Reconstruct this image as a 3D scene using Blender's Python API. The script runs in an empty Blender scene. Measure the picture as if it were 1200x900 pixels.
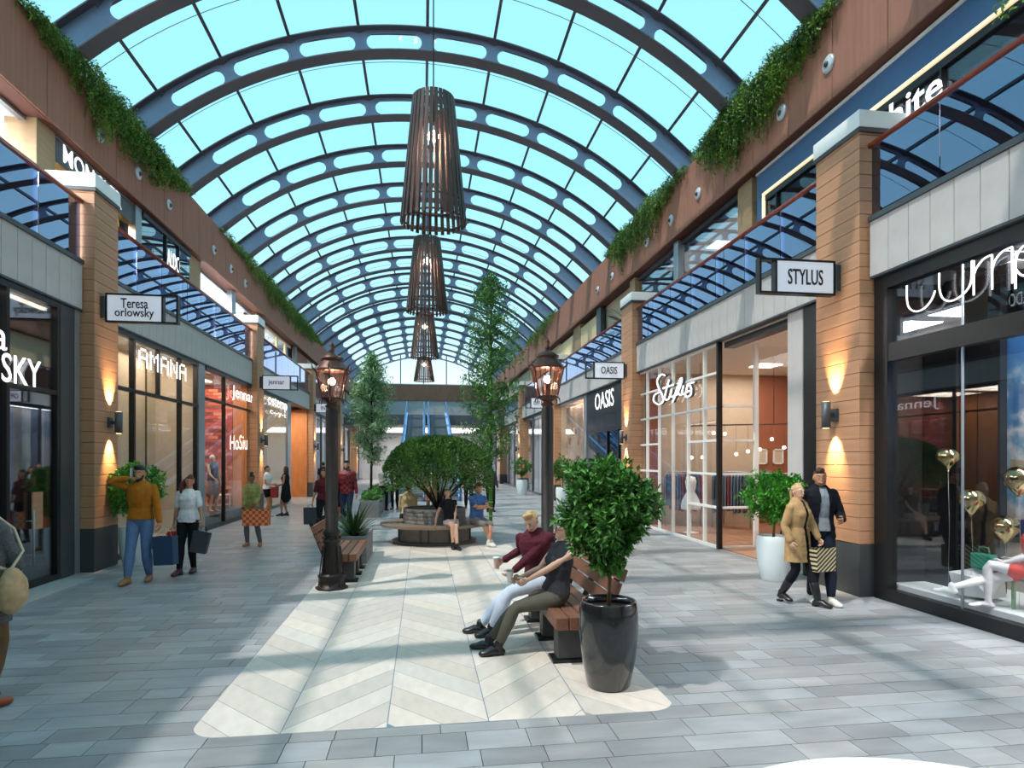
import bpy, bmesh, math, random
from mathutils import Vector, Matrix, noise
from math import sin, cos, pi, radians, atan, sqrt, asin
random.seed(7)
C = bpy.context.scene.collection
scene = bpy.context.scene

# ---------------------------------------------------------------- camera
FPX, V0, EYE = 726.0, 538.0, 1.9
TH = atan(105.0/FPX); TS, TC = sin(TH), cos(TH)
cam_data = bpy.data.cameras.new('camera'); cam = bpy.data.objects.new('camera', cam_data); C.objects.link(cam)
cam.location = (0, 0, EYE); cam.rotation_euler = (pi/2, 0, -TH)
cam_data.sensor_width = 36; cam_data.lens = FPX/1200*36; cam_data.shift_y = (V0-450)/1200.0
cam_data.clip_end = 500
scene.camera = cam

# ---------------------------------------------------------------- sky, sun, exposure
scene.view_settings.view_transform = 'Standard'; scene.view_settings.look = 'None'
scene.view_settings.gamma = 1; scene.view_settings.exposure = 0.12
world = bpy.data.worlds.new('sky'); scene.world = world; world.use_nodes = True
wn, wl = world.node_tree.nodes, world.node_tree.links
wn.clear()
tc = wn.new('ShaderNodeTexCoord'); sx = wn.new('ShaderNodeSeparateXYZ'); rp = wn.new('ShaderNodeValToRGB')
bg = wn.new('ShaderNodeBackground'); wo = wn.new('ShaderNodeOutputWorld')
wl.new(tc.outputs['Generated'], sx.inputs[0]); wl.new(sx.outputs['Z'], rp.inputs[0])
wl.new(rp.outputs[0], bg.inputs[0]); wl.new(bg.outputs[0], wo.inputs[0])
r = rp.color_ramp
r.elements[0].position = 0.08; r.elements[0].color = (0.88, 0.97, 1.0, 1)
r.elements[1].position = 1.0; r.elements[1].color = (0.325, 0.76, 0.93, 1)
e = r.elements.new(0.20); e.color = (0.50, 0.86, 1.0, 1)
e = r.elements.new(0.42); e.color = (0.335, 0.78, 0.95, 1)
bg.inputs['Strength'].default_value = 1.22
sun_d = bpy.data.lights.new('sun', 'SUN'); sun_d.energy = 2.5; sun_d.angle = radians(0.9); sun_d.color = (1.0, 0.93, 0.86)
sun = bpy.data.objects.new('sun', sun_d); C.objects.link(sun)
sun.rotation_euler = Vector((1.0, 0.47, -2.05)).to_track_quat('-Z', 'Y').to_euler()
scene.cycles.transparent_max_bounces = 24
scene.cycles.sample_clamp_indirect = 4.0

# ---------------------------------------------------------------- measuring helpers (points on real planes of the hall)
def tan_(u):
    a = (u-600)/FPX; return (TS+a*TC)/(TC-a*TS)
def Yat(u, X): return X/tan_(u)
def Xat(u, Y): return Y*tan_(u)
def dep(X, Y): return X*TS+Y*TC
def Zat(v, X, Y): return EYE+(V0-v)/FPX*dep(X, Y)
def flo(u, v):
    d = FPX*EYE/(v-V0); a = (u-600)/FPX
    return d*(TS+a*TC), d*(TC-a*TS)

# ---------------------------------------------------------------- materials
def lin(c):
    return tuple(((x/255)/12.92 if x/255 <= 0.04045 else ((x/255+0.055)/1.055)**2.4) for x in c)+(1,)
MATS = {}
def mat(name, rgb, rough=0.6, metal=0.0, var=0.0, vscale=8.0, bump=0.0, bscale=40.0, emit=0.0, spec=0.5, stretch=None, island=0.0, rgb2=None, coat=0.0, trans=0.0, sub=0.0):
    if name in MATS: return MATS[name]
    m = bpy.data.materials.new(name); m.use_nodes = True; MATS[name] = m
    n, l = m.node_tree.nodes, m.node_tree.links
    b = n['Principled BSDF']
    b.inputs['Roughness'].default_value = rough; b.inputs['Metallic'].default_value = metal
    b.inputs['Specular IOR Level'].default_value = spec
    b.inputs['Coat Weight'].default_value = coat
    col = lin(rgb); b.inputs['Base Color'].default_value = col
    last = None
    if var > 0 or rgb2 or bump:
        t = n.new('ShaderNodeTexCoord'); mp = n.new('ShaderNodeMapping'); l.new(t.outputs['Object'], mp.inputs[0])
        if stretch: mp.inputs['Scale'].default_value = stretch
    if var > 0 or rgb2:
        no = n.new('ShaderNodeTexNoise'); no.inputs['Scale'].default_value = vscale; no.inputs['Detail'].default_value = 5
        l.new(mp.outputs[0], no.inputs[0])
        mr = n.new('ShaderNodeValToRGB'); l.new(no.outputs[0], mr.inputs[0])
        c2 = lin(rgb2) if rgb2 else tuple(x*(1-var) for x in col[:3])+(1,)
        c1 = col if rgb2 else tuple(min(1, x*(1+var)) for x in col[:3])+(1,)
        mr.color_ramp.elements[0].position = .3; mr.color_ramp.elements[1].position = .7
        mr.color_ramp.elements[0].color = c2; mr.color_ramp.elements[1].color = c1
        last = mr.outputs[0]
    if island > 0:
        g = n.new('ShaderNodeNewGeometry'); mm = n.new('ShaderNodeMapRange')
        l.new(g.outputs['Random Per Island'], mm.inputs[0]); mm.inputs[3].default_value = 1-island; mm.inputs[4].default_value = 1+island
        hs = n.new('ShaderNodeHueSaturation'); l.new(mm.outputs[0], hs.inputs['Value'])
        if last: l.new(last, hs.inputs['Color'])
        else: hs.inputs['Color'].default_value = col
        last = hs.outputs[0]
    if last: l.new(last, b.inputs['Base Color'])
    if bump:
        no2 = n.new('ShaderNodeTexNoise'); no2.inputs['Scale'].default_value = bscale; no2.inputs['Detail'].default_value = 3
        l.new(mp.outputs[0], no2.inputs[0])
        bp = n.new('ShaderNodeBump'); bp.inputs['Strength'].default_value = bump; bp.inputs['Distance'].default_value = 0.01
        l.new(no2.outputs[0], bp.inputs['Height']); l.new(bp.outputs[0], b.inputs['Normal'])
    if emit > 0:
        b.inputs['Emission Color'].default_value = col; b.inputs['Emission Strength'].default_value = emit
    return m
def glassmat(name, tint=(1, 1, 1), refl=1.0, rough=0.0, base=0.04, gc=(.9, .95, 1)):
    if name in MATS: return MATS[name]
    m = bpy.data.materials.new(name); m.use_nodes = True; MATS[name] = m
    n, l = m.node_tree.nodes, m.node_tree.links; n.clear()
    o = n.new('ShaderNodeOutputMaterial'); mx = n.new('ShaderNodeMixShader'); t = n.new('ShaderNodeBsdfTransparent'); g = n.new('ShaderNodeBsdfGlossy')
    lw = n.new('ShaderNodeFresnel'); lw.inputs['IOR'].default_value = 1.5
    ml = n.new('ShaderNodeMath'); ml.operation = 'MULTIPLY_ADD'; ml.inputs[1].default_value = refl; ml.inputs[2].default_value = base; ml.use_clamp = True
    t.inputs[0].default_value = tint+(1,); g.inputs['Roughness'].default_value = rough
    g.inputs[0].default_value = gc+(1,)
    l.new(lw.outputs[0], ml.inputs[0]); l.new(ml.outputs[0], mx.inputs[0]); l.new(t.outputs[0], mx.inputs[1]); l.new(g.outputs[0], mx.inputs[2]); l.new(mx.outputs[0], o.inputs[0])
    return m
def attrmat(name, rough=0.5, spec=0.5, grain=None, gs=0.1, bump=0.1):
    """colour from the 'tone' attribute with a little grain"""
    if name in MATS: return MATS[name]
    m = bpy.data.materials.new(name); m.use_nodes = True; MATS[name] = m
    n, l = m.node_tree.nodes, m.node_tree.links; b = n['Principled BSDF']
    b.inputs['Roughness'].default_value = rough; b.inputs['Specular IOR Level'].default_value = spec
    a = n.new('ShaderNodeAttribute'); a.attribute_name = 'tone'
    t = n.new('ShaderNodeNewGeometry'); mp = n.new('ShaderNodeMapping'); l.new(t.outputs['Position'], mp.inputs[0])
    mp.inputs['Scale'].default_value = grain or (1, 1, 1)
    no = n.new('ShaderNodeTexNoise'); no.inputs['Scale'].default_value = 4; no.inputs['Detail'].default_value = 6
    l.new(mp.outputs[0], no.inputs[0])
    mr = n.new('ShaderNodeMapRange'); mr.inputs[1].default_value = .3; mr.inputs[2].default_value = .7; mr.inputs[3].default_value = 1-gs; mr.inputs[4].default_value = 1+gs
    l.new(no.outputs[0], mr.inputs[0])
    hs = n.new('ShaderNodeHueSaturation'); l.new(mr.outputs[0], hs.inputs['Value']); l.new(a.outputs['Color'], hs.inputs['Color']); l.new(hs.outputs[0], b.inputs['Base Color'])
    mr2 = n.new('ShaderNodeMapRange'); mr2.inputs[3].default_value = rough-.12; mr2.inputs[4].default_value = rough+.12; l.new(no.outputs[0], mr2.inputs[0]); l.new(mr2.outputs[0], b.inputs['Roughness'])
    bp = n.new('ShaderNodeBump'); bp.inputs['Strength'].default_value = bump; bp.inputs['Distance'].default_value = .005
    l.new(no.outputs[0], bp.inputs['Height']); l.new(bp.outputs[0], b.inputs['Normal'])
    return m

# ---------------------------------------------------------------- mesh builder
class MB:
    def __init__(s): s.v = []; s.f = []; s.smooth = []
    def add(s, vs, fs, sm=False):
        o = len(s.v); s.v += [tuple(x) for x in vs]; s.f += [tuple(i+o for i in f) for f in fs]; s.smooth += [sm]*len(fs); return s
    def box(s, x0, x1, y0, y1, z0, z1):
        if x0 > x1: x0, x1 = x1, x0
        if y0 > y1: y0, y1 = y1, y0
        if z0 > z1: z0, z1 = z1, z0
        v = [(x0,y0,z0),(x1,y0,z0),(x1,y1,z0),(x0,y1,z0),(x0,y0,z1),(x1,y0,z1),(x1,y1,z1),(x0,y1,z1)]
        return s.add(v, [(0,3,2,1),(4,5,6,7),(0,1,5,4),(1,2,6,5),(2,3,7,6),(3,0,4,7)])
    def bbox(s, x0, x1, y0, y1, z0, z1, b=.005):
        """box with chamfered edges"""
        bm = bmesh.new(); bmesh.ops.create_cube(bm, size=1)
        for v in bm.verts: v.co = Vector(((x0+x1)/2+v.co.x*(x1-x0), (y0+y1)/2+v.co.y*(y1-y0), (z0+z1)/2+v.co.z*(z1-z0)))
        bmesh.ops.bevel(bm, geom=bm.edges[:], offset=b, segments=1, affect='EDGES')
        bm.verts.index_update(); s.add([v.co[:] for v in bm.verts], [[v.index for v in f.verts] for f in bm.faces]); bm.free(); return s
    def bar(s, p, q, w, h=None, up=(0, 0, 1)):
        """box beam from p to q"""
        p, q = Vector(p), Vector(q); h = h or w; t = (q-p).normalized(); u = Vector(up)
        if abs(t.dot(u)) > .98: u = Vector((1, 0, 0))
        a = t.cross(u).normalized(); b = a.cross(t)
        vs = [c+a*i*w/2+b*j*h/2 for c in (p, q) for i, j in ((-1,-1),(1,-1),(1,1),(-1,1))]
        return s.add(vs, [(0,1,2,3),(7,6,5,4),(0,4,5,1),(1,5,6,2),(2,6,7,3),(3,7,4,0)])
    def tube(s, pts, r, n=8, closed=False):
        pts = [Vector(p) for p in pts]; N = len(pts); rs = r if isinstance(r, (list, tuple)) else [r]*N
        vs = []; fs = []; ref = Vector((0, 0, 1))
        t0 = (pts[1]-pts[0]).normalized()
        if abs(t0.dot(ref)) > .95: ref = Vector((1, 0, 0))
        a = t0.cross(ref).normalized()
        for i, p in enumerate(pts):
            if closed: t = (pts[(i+1) % N]-pts[i-1]).normalized()
            else: t = (pts[min(i+1, N-1)]-pts[max(i-1, 0)]).normalized()
            a = (a-t*a.dot(t)).normalized(); b = t.cross(a)
            vs += [p+(a*cos(2*pi*k/n)+b*sin(2*pi*k/n))*rs[i] for k in range(n)]
        for i in range(N if closed else N-1):
            j = (i+1) % N
            fs += [(i*n+k, i*n+(k+1) % n, j*n+(k+1) % n, j*n+k) for k in range(n)]
        if not closed: fs += [tuple(range(n-1, -1, -1)), tuple((N-1)*n+k for k in range(n))]
        return s.add(vs, fs, True)
    def lathe(s, c, prof, n=24, cap0=True, cap1=True, ax=None):
        """prof: (radius, height) list, about the vertical through c"""
        c = Vector(c); vs = []; fs = []
        for r_, h in prof: vs += [c+Vector((r_*cos(2*pi*k/n), r_*sin(2*pi*k/n), h)) for k in range(n)]
        m = len(prof)
        for i in range(m-1): fs += [(i*n+k, i*n+(k+1) % n, (i+1)*n+(k+1) % n, (i+1)*n+k) for k in range(n)]
        s.add(vs, fs, True)
        if cap0: s.add(vs[:n], [tuple(range(n-1, -1, -1))])
        if cap1: s.add(vs[-n:], [tuple(range(n))])
        return s
    def ball(s, c, r, n=12, m=8, sc=(1, 1, 1)):
        c = Vector(c); vs = [c+Vector((0, 0, -r*sc[2]))]; fs = []
        for i in range(1, m):
            ph = -pi/2+pi*i/m
            vs += [c+Vector((r*sc[0]*cos(ph)*cos(2*pi*k/n), r*sc[1]*cos(ph)*sin(2*pi*k/n), r*sc[2]*sin(ph))) for k in range(n)]
        vs.append(c+Vector((0, 0, r*sc[2])))
        for k in range(n): fs.append((0, 1+(k+1) % n, 1+k))
        for i in range(m-2): fs += [(1+i*n+k, 1+i*n+(k+1) % n, 1+(i+1)*n+(k+1) % n, 1+(i+1)*n+k) for k in range(n)]
        L = len(vs)-1
        for k in range(n): fs.append((L, 1+(m-2)*n+k, 1+(m-2)*n+(k+1) % n))
        return s.add(vs, fs, True)
    def prism(s, poly, z0, z1):
        """vertical prism over a plan polygon"""
        n = len(poly); vs = [(x, y, z0) for x, y in poly]+[(x, y, z1) for x, y in poly]
        return s.add(vs, [tuple(range(n-1, -1, -1)), tuple(range(n, 2*n))]+[(i, (i+1) % n, n+(i+1) % n, n+i) for i in range(n)])
    def mesh(s, name, m=None):
        me = bpy.data.meshes.new(name); me.from_pydata(s.v, [], s.f)
        me.polygons.foreach_set('use_smooth', s.smooth)
        if m: me.materials.append(m)
        me.update(); return me
    def build(s, name, m=None, parent=None, loc=None, **kw):
        return link(name, s.mesh(name, m), parent, loc, **kw)
def link(name, me, parent=None, loc=None, label=None, cat=None, group=None, kind=None, rot=None):
    o = bpy.data.objects.new(name, me); C.objects.link(o)
    if parent: o.parent = parent
    if loc: o.location = loc
    if rot: o.rotation_euler = rot
    return tag(o, label, cat, group, kind)
def tag(o, label=None, cat=None, group=None, kind=None):
    if label: o['label'] = label
    if cat: o['category'] = cat
    if group: o['group'] = group
    if kind: o['kind'] = kind
    return o
def thing(name, label, cat, loc=(0, 0, 0), rz=0, group=None):
    return link(name, None, None, loc, label, cat, group, rot=(0, 0, rz))
def copy_tree(o, parent=None):
    c = o.copy(); C.objects.link(c)
    if parent: c.parent = parent
    for ch in list(o.children): copy_tree(ch, c)
    return c
def settone(me, rgb):
    """rgb: one colour or one per polygon"""
    a = me.color_attributes.new('tone', 'FLOAT_COLOR', 'CORNER'); d = []
    for i, p in enumerate(me.polygons):
        c = rgb[i] if isinstance(rgb, list) else rgb
        d += list(c)*p.loop_total
    a.data.foreach_set('color', d); return me
def lamp(kind, loc, power, col=(1, .8, .6), size=.1, rot=None, spot=None, parent=None, sy=None, blend=.6):
    d = bpy.data.lights.new('light', kind); d.energy = power; d.color = col
    if kind == 'AREA':
        d.size = size
        if sy: d.shape = 'RECTANGLE'; d.size_y = sy
    else: d.shadow_soft_size = size
    if kind == 'SPOT': d.spot_size = spot; d.spot_blend = blend
    o = bpy.data.objects.new('light', d); C.objects.link(o); o.location = loc
    if rot: o.rotation_euler = rot
    if parent: o.parent = parent
    return o

# writing: one mesh per letter, children of the sign
ROT = {'L': Matrix(((0, 0, 1), (1, 0, 0), (0, 1, 0))), 'R': Matrix(((0, 0, -1), (-1, 0, 0), (0, 1, 0))), 'F': Matrix(((1, 0, 0), (0, 0, -1), (0, 1, 0)))}
TMP = bpy.data.scenes.new('workbench')       # scratch scene, removed at the end
def baked(o):
    TMP.collection.objects.link(o); vl = TMP.view_layers[0]; vl.update(); dg = vl.depsgraph; dg.update()
    me = bpy.data.meshes.new_from_object(o.evaluated_get(dg)); bpy.data.objects.remove(o); return me
TXT = {}
def txtmesh(s, size, ext, off):
    if (s, size, ext, off) in TXT: return TXT[(s, size, ext, off)].copy()
    me = txtmesh_(s, size, ext, off); TXT[(s, size, ext, off)] = me; return me.copy()
def txtmesh_(s, size, ext, off):
    cu = bpy.data.curves.new('t', 'FONT'); cu.body = s; cu.size = size; cu.extrude = ext; cu.offset = off; cu.resolution_u = 3
    me = baked(bpy.data.objects.new('t', cu)); bpy.data.curves.remove(cu); return me
def word(s, parent, loc, side, width, height, m, ext=.003, off=0.0, single=False, center=False):
    """letters of s fill width x height, lower left corner at loc"""
    full = txtmesh(s, 1, ext, off); xs = [v.co.x for v in full.vertices]; ys = [v.co.y for v in full.vertices]
    x0, x1, y0, y1 = min(xs), max(xs), min(ys), max(ys); kx, ky = width/(x1-x0), height/(y1-y0)
    R = ROT[side].to_4x4(); out = []
    items = [(s, 0)] if single else []
    if not single:
        for i, ch in enumerate(s):
            if ch == ' ': continue
            a = txtmesh(s[:i+1], 1, ext, off); b = txtmesh(ch, 1, ext, off)
            dx = max(v.co.x for v in a.vertices)-max(v.co.x for v in b.vertices)
            items.append((ch, dx)); bpy.data.meshes.remove(a); bpy.data.meshes.remove(b)
    bpy.data.meshes.remove(full)
    for ch, dx in items:
        me = txtmesh(ch, 1, ext, off)
        me.transform(R @ Matrix.Diagonal((kx, ky, 1, 1)) @ Matrix.Translation((dx-x0, -y0, 0)))
        me.materials.clear(); me.materials.append(m)
        o = link('letter', me, parent, loc); out.append(o)
    return out
# ================================================================ SETTING
steel = mat('roof_steel', (128, 140, 166), .45, .3, var=.06, vscale=3)
steel_dark = mat('flange_steel', (92, 92, 100), .5, .3, var=.06, vscale=3)
brown = mat('rust_fascia', (162, 112, 92), .75, var=.13, vscale=2.2, stretch=(1, 5, .35), bump=.1)
brown_dark = mat('rust_fascia_soffit', (96, 56, 44), .7)
tan_wood = mat('tan_cladding', (186, 138, 104), .55, var=.10, vscale=3, stretch=(.7, .7, 8), bump=.1, island=.07)
joint = mat('dark_joint', (70, 52, 38), .8)
plinth_m = mat('charcoal_plinth', (66, 68, 70), .5, var=.05)
white_m = mat('white_paint', (252, 252, 250), .4)
black_m = mat('black_metal', (34, 35, 37), .35, .3)
dgrey = mat('dark_grey_metal', (74, 80, 86), .4, .3)
silver = mat('silver_metal', (160, 166, 172), .35, .5)
panel_m = mat('fibre_panel', (196, 190, 188), .6, var=.06, vscale=3, bump=.05)
rail_m = mat('red_brown_handrail', (140, 54, 32), .3, coat=.4)
glass_roof = glassmat('roof_glass', (.985, 1, 1), .04, base=0.0)
glass_rail = glassmat('railing_glass', (.84, .89, .96), 1.9, base=.18, gc=(.68,.72,1.0))
glass_shop = glassmat('shop_glass', (.97, .98, .98), .20, base=.005)
glass_dark = glassmat('dark_shop_glass', (.9, .9, .92), .6, base=.03)
beige = mat('beige_wall', (205, 188, 165), .8, var=.04)
cream = mat('cream_board', (232, 208, 165), .7, var=.06, stretch=(1, 1, .2))
oak = mat('orange_wood', (186, 122, 72), .55, var=.12, vscale=5, stretch=(1, 6, .4))
rust_wall = mat('rust_orange_wall', (150, 84, 56), .7, var=.08, vscale=2)
white_int = mat('white_interior', (235, 236, 238), .7)
dark_int = mat('dark_interior', (48, 44, 42), .8, var=.2, vscale=2)
warm_lt = mat('warm_light_strip', (255, 236, 205), .5, emit=2.5)
white_lt = mat('white_light', (255, 252, 246), .5, emit=2.2)
letter_lt = mat('lit_letter', (255, 252, 250), .5, emit=1.3)
grout = mat('grout', (84, 92, 98), .9)

XL_F, XR_F, ZF0, ZF1 = -6.28, 6.50, 7.68, 9.12      # fascias
XL_S, XR_S, ZS0, ZS1 = -5.62, 6.08, 4.40, 5.15      # balcony edges
XL_W, XR_W = -5.70, 6.22                            # lower shop line
XL_U, XR_U = -6.45, 6.68                            # upper shop line
YEND = 60.6

# floor, paving
fl = MB().box(-16, 16, -4, 66, -.3, -.012).build('floor', grout, kind='structure')
tile_m = attrmat('slate_tile', rough=.38, spec=.5, grain=(.5, 1.6, 1), gs=.16, bump=.12)
INX0, INX1, INY0, INY1 = -1.60, 1.94, 4.47, 13.7
rng = random.Random(3)
tones = []
for k in range(9):
    q = .84+.045*k; c = lin((156, 156, 158)); w = rng.uniform(-.03, .03)
    tones.append((c[0]*q*(1+w), c[1]*q, c[2]*q*(1-w), 1))
PITCH = .222; cache = {}
fld = MB(); fcol = []; near = []; Y = 1.6; row = 0
def in_inlay(x0, x1, y0, y1): return x0 > INX0 and x1 < INX1 and y0 > INY0 and y1 < INY1
while Y < 60:
    big = rng.random() < .35; h = PITCH*(1.25 if big else 1.0); x = -7.2+rng.random()*.4
    while x < 7.9:
        L = rng.choice((.30, .42, .55, .72)); t = rng.randrange(9)
        if not in_inlay(x, x+L, Y, Y+h):
            near.append((x, Y, L, h, t))
        x += L
    Y += h; row += 1
# keep the nearest 300 that the photograph shows as parts of the floor
def inview(x, y, L, h):
    d = dep(x+L/2, y+h/2)
    if d < .5: return False
    u = 600+FPX*((x+L/2)*TC-(y+h/2)*TS)/d; v = V0+FPX*EYE/d
    return -60 < u < 1260 and v < 915 and not (INX0 < x+L/2 < INX1 and INY0 < y+h/2 < INY1)
vis = sorted([q for q in near if inview(*q[:4])], key=lambda q: dep(q[0], q[1]))
sel = set(vis[:300])
for q in near:
    x, y, L, h, t = q; g = .006
    if q in sel:
        key = (L, h, t)
        if key not in cache:
            cache[key] = settone(MB().box(g/2, L-g/2, g/2, h-g/2, -.02, 0).mesh('tile', tile_m), tones[t])
        o = link('tile', cache[key], fl, (x, y, rng.uniform(-.0012, .0)))
    else:
        fld.add([(x+g/2, y+g/2, 0), (x+L-g/2, y+g/2, 0), (x+L-g/2, y+h-g/2, 0), (x+g/2, y+h-g/2, 0), (x+g/2, y+g/2, -.012), (x+L-g/2, y+g/2, -.012), (x+L-g/2, y+h-g/2, -.012), (x+g/2, y+h-g/2, -.012)],
                [(0, 1, 2, 3), (4, 5, 1, 0), (5, 6, 2, 1), (6, 7, 3, 2), (7, 4, 0, 3)]); fcol += [tones[t]]*5
me = settone(fld.mesh('tile_field', tile_m), fcol); link('tile_field', me, fl, kind='stuff')

# chevron inlay
inlay = thing('chevron_inlay', 'pale wooden chevron floor inlay running up the middle of the hall', 'floor inlay', (0, 0, 0))
rad = .22; rect = []
for cx_, cy_, a0 in ((INX1-rad, INY0+rad, -90), (INX1-rad, INY1-rad, 0), (INX0+rad, INY1-rad, 90), (INX0+rad, INY0+rad, 180)):
    rect += [(cx_+rad*cos(radians(a0+k*15)), cy_+rad*sin(radians(a0+k*15))) for k in range(7)]
MB().prism(rect, -.012, -.0045).build('subfloor', mat('inlay_joint', (120, 112, 104), .9), inlay)
MB().prism([((x-.17)*1.006+.17, (y-9)*1.0025+9) for x, y in rect], -.012, -.001).build('edge_strip', mat('blue_grey_edge', (120, 136, 160), .5), inlay)
def clip(poly, conv):
    out = poly
    for i in range(len(conv)):
        ax, ay = conv[i]; bx, by = conv[(i+1) % len(conv)]; inp = out; out = []
        if not inp: break
        f = lambda p: (bx-ax)*(p[1]-ay)-(by-ay)*(p[0]-ax)
        for j in range(len(inp)):
            p, q = inp[j-1], inp[j]; fp, fq = f(p), f(q)
            if fp*fq < 0: t = fp/(fp-fq); out.append((p[0]+t*(q[0]-p[0]), p[1]+t*(q[1]-p[1])))
            if fq >= 0: out.append(q)
    return out
plank_m = attrmat('bleached_plank', rough=.45, spec=.4, grain=(3, 1.2, 1), gs=.07, bump=.06)
seams = [-1.701+.726*k for k in range(6)]; pit = .375
rng = random.Random(11)
for k in range(5):
    x0, x1 = seams[k], seams[k+1]; sgn = 1 if k % 2 == 1 else -1; y = 3.4; rise = .80*sgn
    while y < 15:
        g = .004
        poly = [(x0+g, y+g), (x1-g, y+rise+g), (x1-g, y+rise+pit-g), (x0+g, y+pit-g)]
        y += pit; poly = clip(poly, rect)
        if len(poly) < 3: continue
        q = rng.uniform(.84, 1.06); w = rng.uniform(-.03, .03); c = lin((226, 214, 204))
        ar = abs(sum(poly[i-1][0]*poly[i][1]-poly[i][0]*poly[i-1][1] for i in range(len(poly)))/2)
        if ar < .002: continue
        me = MB().prism(poly, -.006, .0008).mesh('plank', plank_m)
        link('plank', settone(me, (min(1, c[0]*q*(1+w)), c[1]*q, c[2]*q*(1-w), 1)), inlay)

# ---- glazed barrel roof
RC, ZC, RI = .12, 2.25, 9.35
TMAX = radians(43.2); STEP = 1.52/RI
ceil_o = link('ceiling', None, kind='structure')
def polar(t, r_, y): return (RC+r_*sin(t), y, ZC+r_*cos(t))
def arcbox(m, t0, t1, r0, r1, y0, y1, n):
    vs = []; fs = []
    for i in range(n+1):
        t = t0+(t1-t0)*i/n
        vs += [polar(t, r0, y0), polar(t, r1, y0), polar(t, r1, y1), polar(t, r0, y1)]
    for i in range(n):
        a, b = i*4, i*4+4
        fs += [(a+k, a+(k+1) % 4, b+(k+1) % 4, b+k) for k in range(4)]
    fs += [(3, 2, 1, 0), (n*4, n*4+1, n*4+2, n*4+3)]
    return m.add(vs, fs)
web = MB(); r0, r1 = RI+.02, RI+.58; rm = (r0+r1)/2; NR = 24
def hole_cell(ta, tb, hole=True):
    mid = (ta+tb)/2; hw = (tb-ta)/2; hr = (r1-r0)/2
    hh = .20; hl = hw-.13/RI     # hole half sizes
    outer = []; inner = []
    for k in range(NR):
        a = 2*pi*(k+.5)/NR; ca, sa = cos(a), sin(a)
        m_ = max(abs(ca), abs(sa)); outer.append((mid+hw*ca/m_, rm+hr*sa/m_))
        ex = hl-hh/RI
        px, py = (hl*RI)*ca/m_, hh*sa/m_
        cxx = max(-ex*RI, min(ex*RI, px)); vx, vy = px-cxx, py
        ln = sqrt(vx*vx+vy*vy)
        if abs(px) > ex*RI and ln > 0: px, py = cxx+vx/ln*min(ln, hh), vy/ln*min(ln, hh)
        inner.append((mid+px/RI, rm+py))
    vs = []
    for y in (-.012, .012):
        vs += [polar(t, r_, y) for t, r_ in outer]+[polar(t, r_, y) for t, r_ in inner]
    fs = []
    for k in range(NR):
        j = (k+1) % NR
        fs += [(k, j, NR+j, NR+k), (2*NR+j, 2*NR+k, 3*NR+k, 3*NR+j), (NR+k, NR+j, 3*NR+j, 3*NR+k)]
    web.add(vs, fs)
for k in range(-4, 4): hole_cell(k*STEP, (k+1)*STEP)
for s_ in (-1, 1): arcbox(web, s_*4*STEP, s_*TMAX, r0, r1, -.012, .012, 4)
web_me = web.mesh('arch', steel)
lf = arcbox(MB(), -TMAX, TMAX, RI, RI+.025, -.19, .19, 48).mesh('lower_flange', steel_dark)
uf = arcbox(MB(), -TMAX, TMAX, RI+.575, RI+.60, -.17, .17, 48).mesh('upper_flange', steel_dark)
arches = [15.05+2.8*k for k in range(-4, 17)]
for y in arches:
    a = link('arch', web_me, ceil_o, (0, y, 0)); link('lower_flange', lf, a); link('upper_flange', uf, a)
YR0, YR1 = 1.5, YEND
for k in range(-4, 5):
    m = MB(); t = k*STEP; a, b = polar(t, RI+.66, YR0), polar(t, RI+.66, YR1)
    m.bar(a, b, .07, .12, up=(sin(t), 0, cos(t))); m.build('purlin', steel_dark, ceil_o)
gap = .012; npane = 0; far = MB(); glist = []
for bi in range(len(arches)-1):
    for hf in (0, 1):
        for k in range(-5, 5):
            ta = max(-TMAX, k*STEP); tb = min(TMAX, (k+1)*STEP); ya = arches[bi]+1.4*hf+gap; yb = ya+1.4-2*gap
            m = arcbox(MB() if npane < 300 else far, ta+.002, tb-.002, RI+.71, RI+.722, ya, yb, 3)
            if npane < 300: m.build('pane', glass_roof, ceil_o)
            npane += 1
far.build('pane_field', glass_roof, ceil_o, kind='stuff')
arcbox(MB(), -TMAX, TMAX, RI+.71, RI+.722, -3, arches[0]-.02, 24).build('near_glazing', glass_roof, ceil_o, kind='stuff')
sl = MB()   # thin glazing bars halfway across each bay
for y in arches[:-1]: arcbox(sl, -TMAX, TMAX, RI+.70, RI+.71, y+1.395, y+1.405, 30)
sl.build('glazing_bar', steel_dark, ceil_o)

# ---- fascias with vertical panels and round lamps
def fascia(name, X, sgn):
    f = MB().box(X+sgn*.03, X+sgn*.5, -3, YEND+.5, ZF0, ZF1-.02).build(name, brown_dark, kind='structure')
    y = -2.9; k = 0
    me = MB().bbox(min(0, sgn*.06), max(0, sgn*.06), .006, 1.19, ZF0+.01, ZF1, .006).mesh('panel', brown)
    while y < YEND: link('panel', me, f, (X, y, 0)); y += 1.2
    return f
fascia('trim_1', XL_F, -1); fascia('trim_2', XR_F, 1)
MB().box(XL_F-9, XL_F-.02, -3, YEND+.5, ZF1-.14, ZF1-.02).build('ceiling_slab', panel_m, kind='structure')
MB().box(XR_F+.02, XR_F+9, -3, YEND+.5, ZF1-.14, ZF1-.02).build('ceiling_slab', panel_m, kind='structure')
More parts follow.
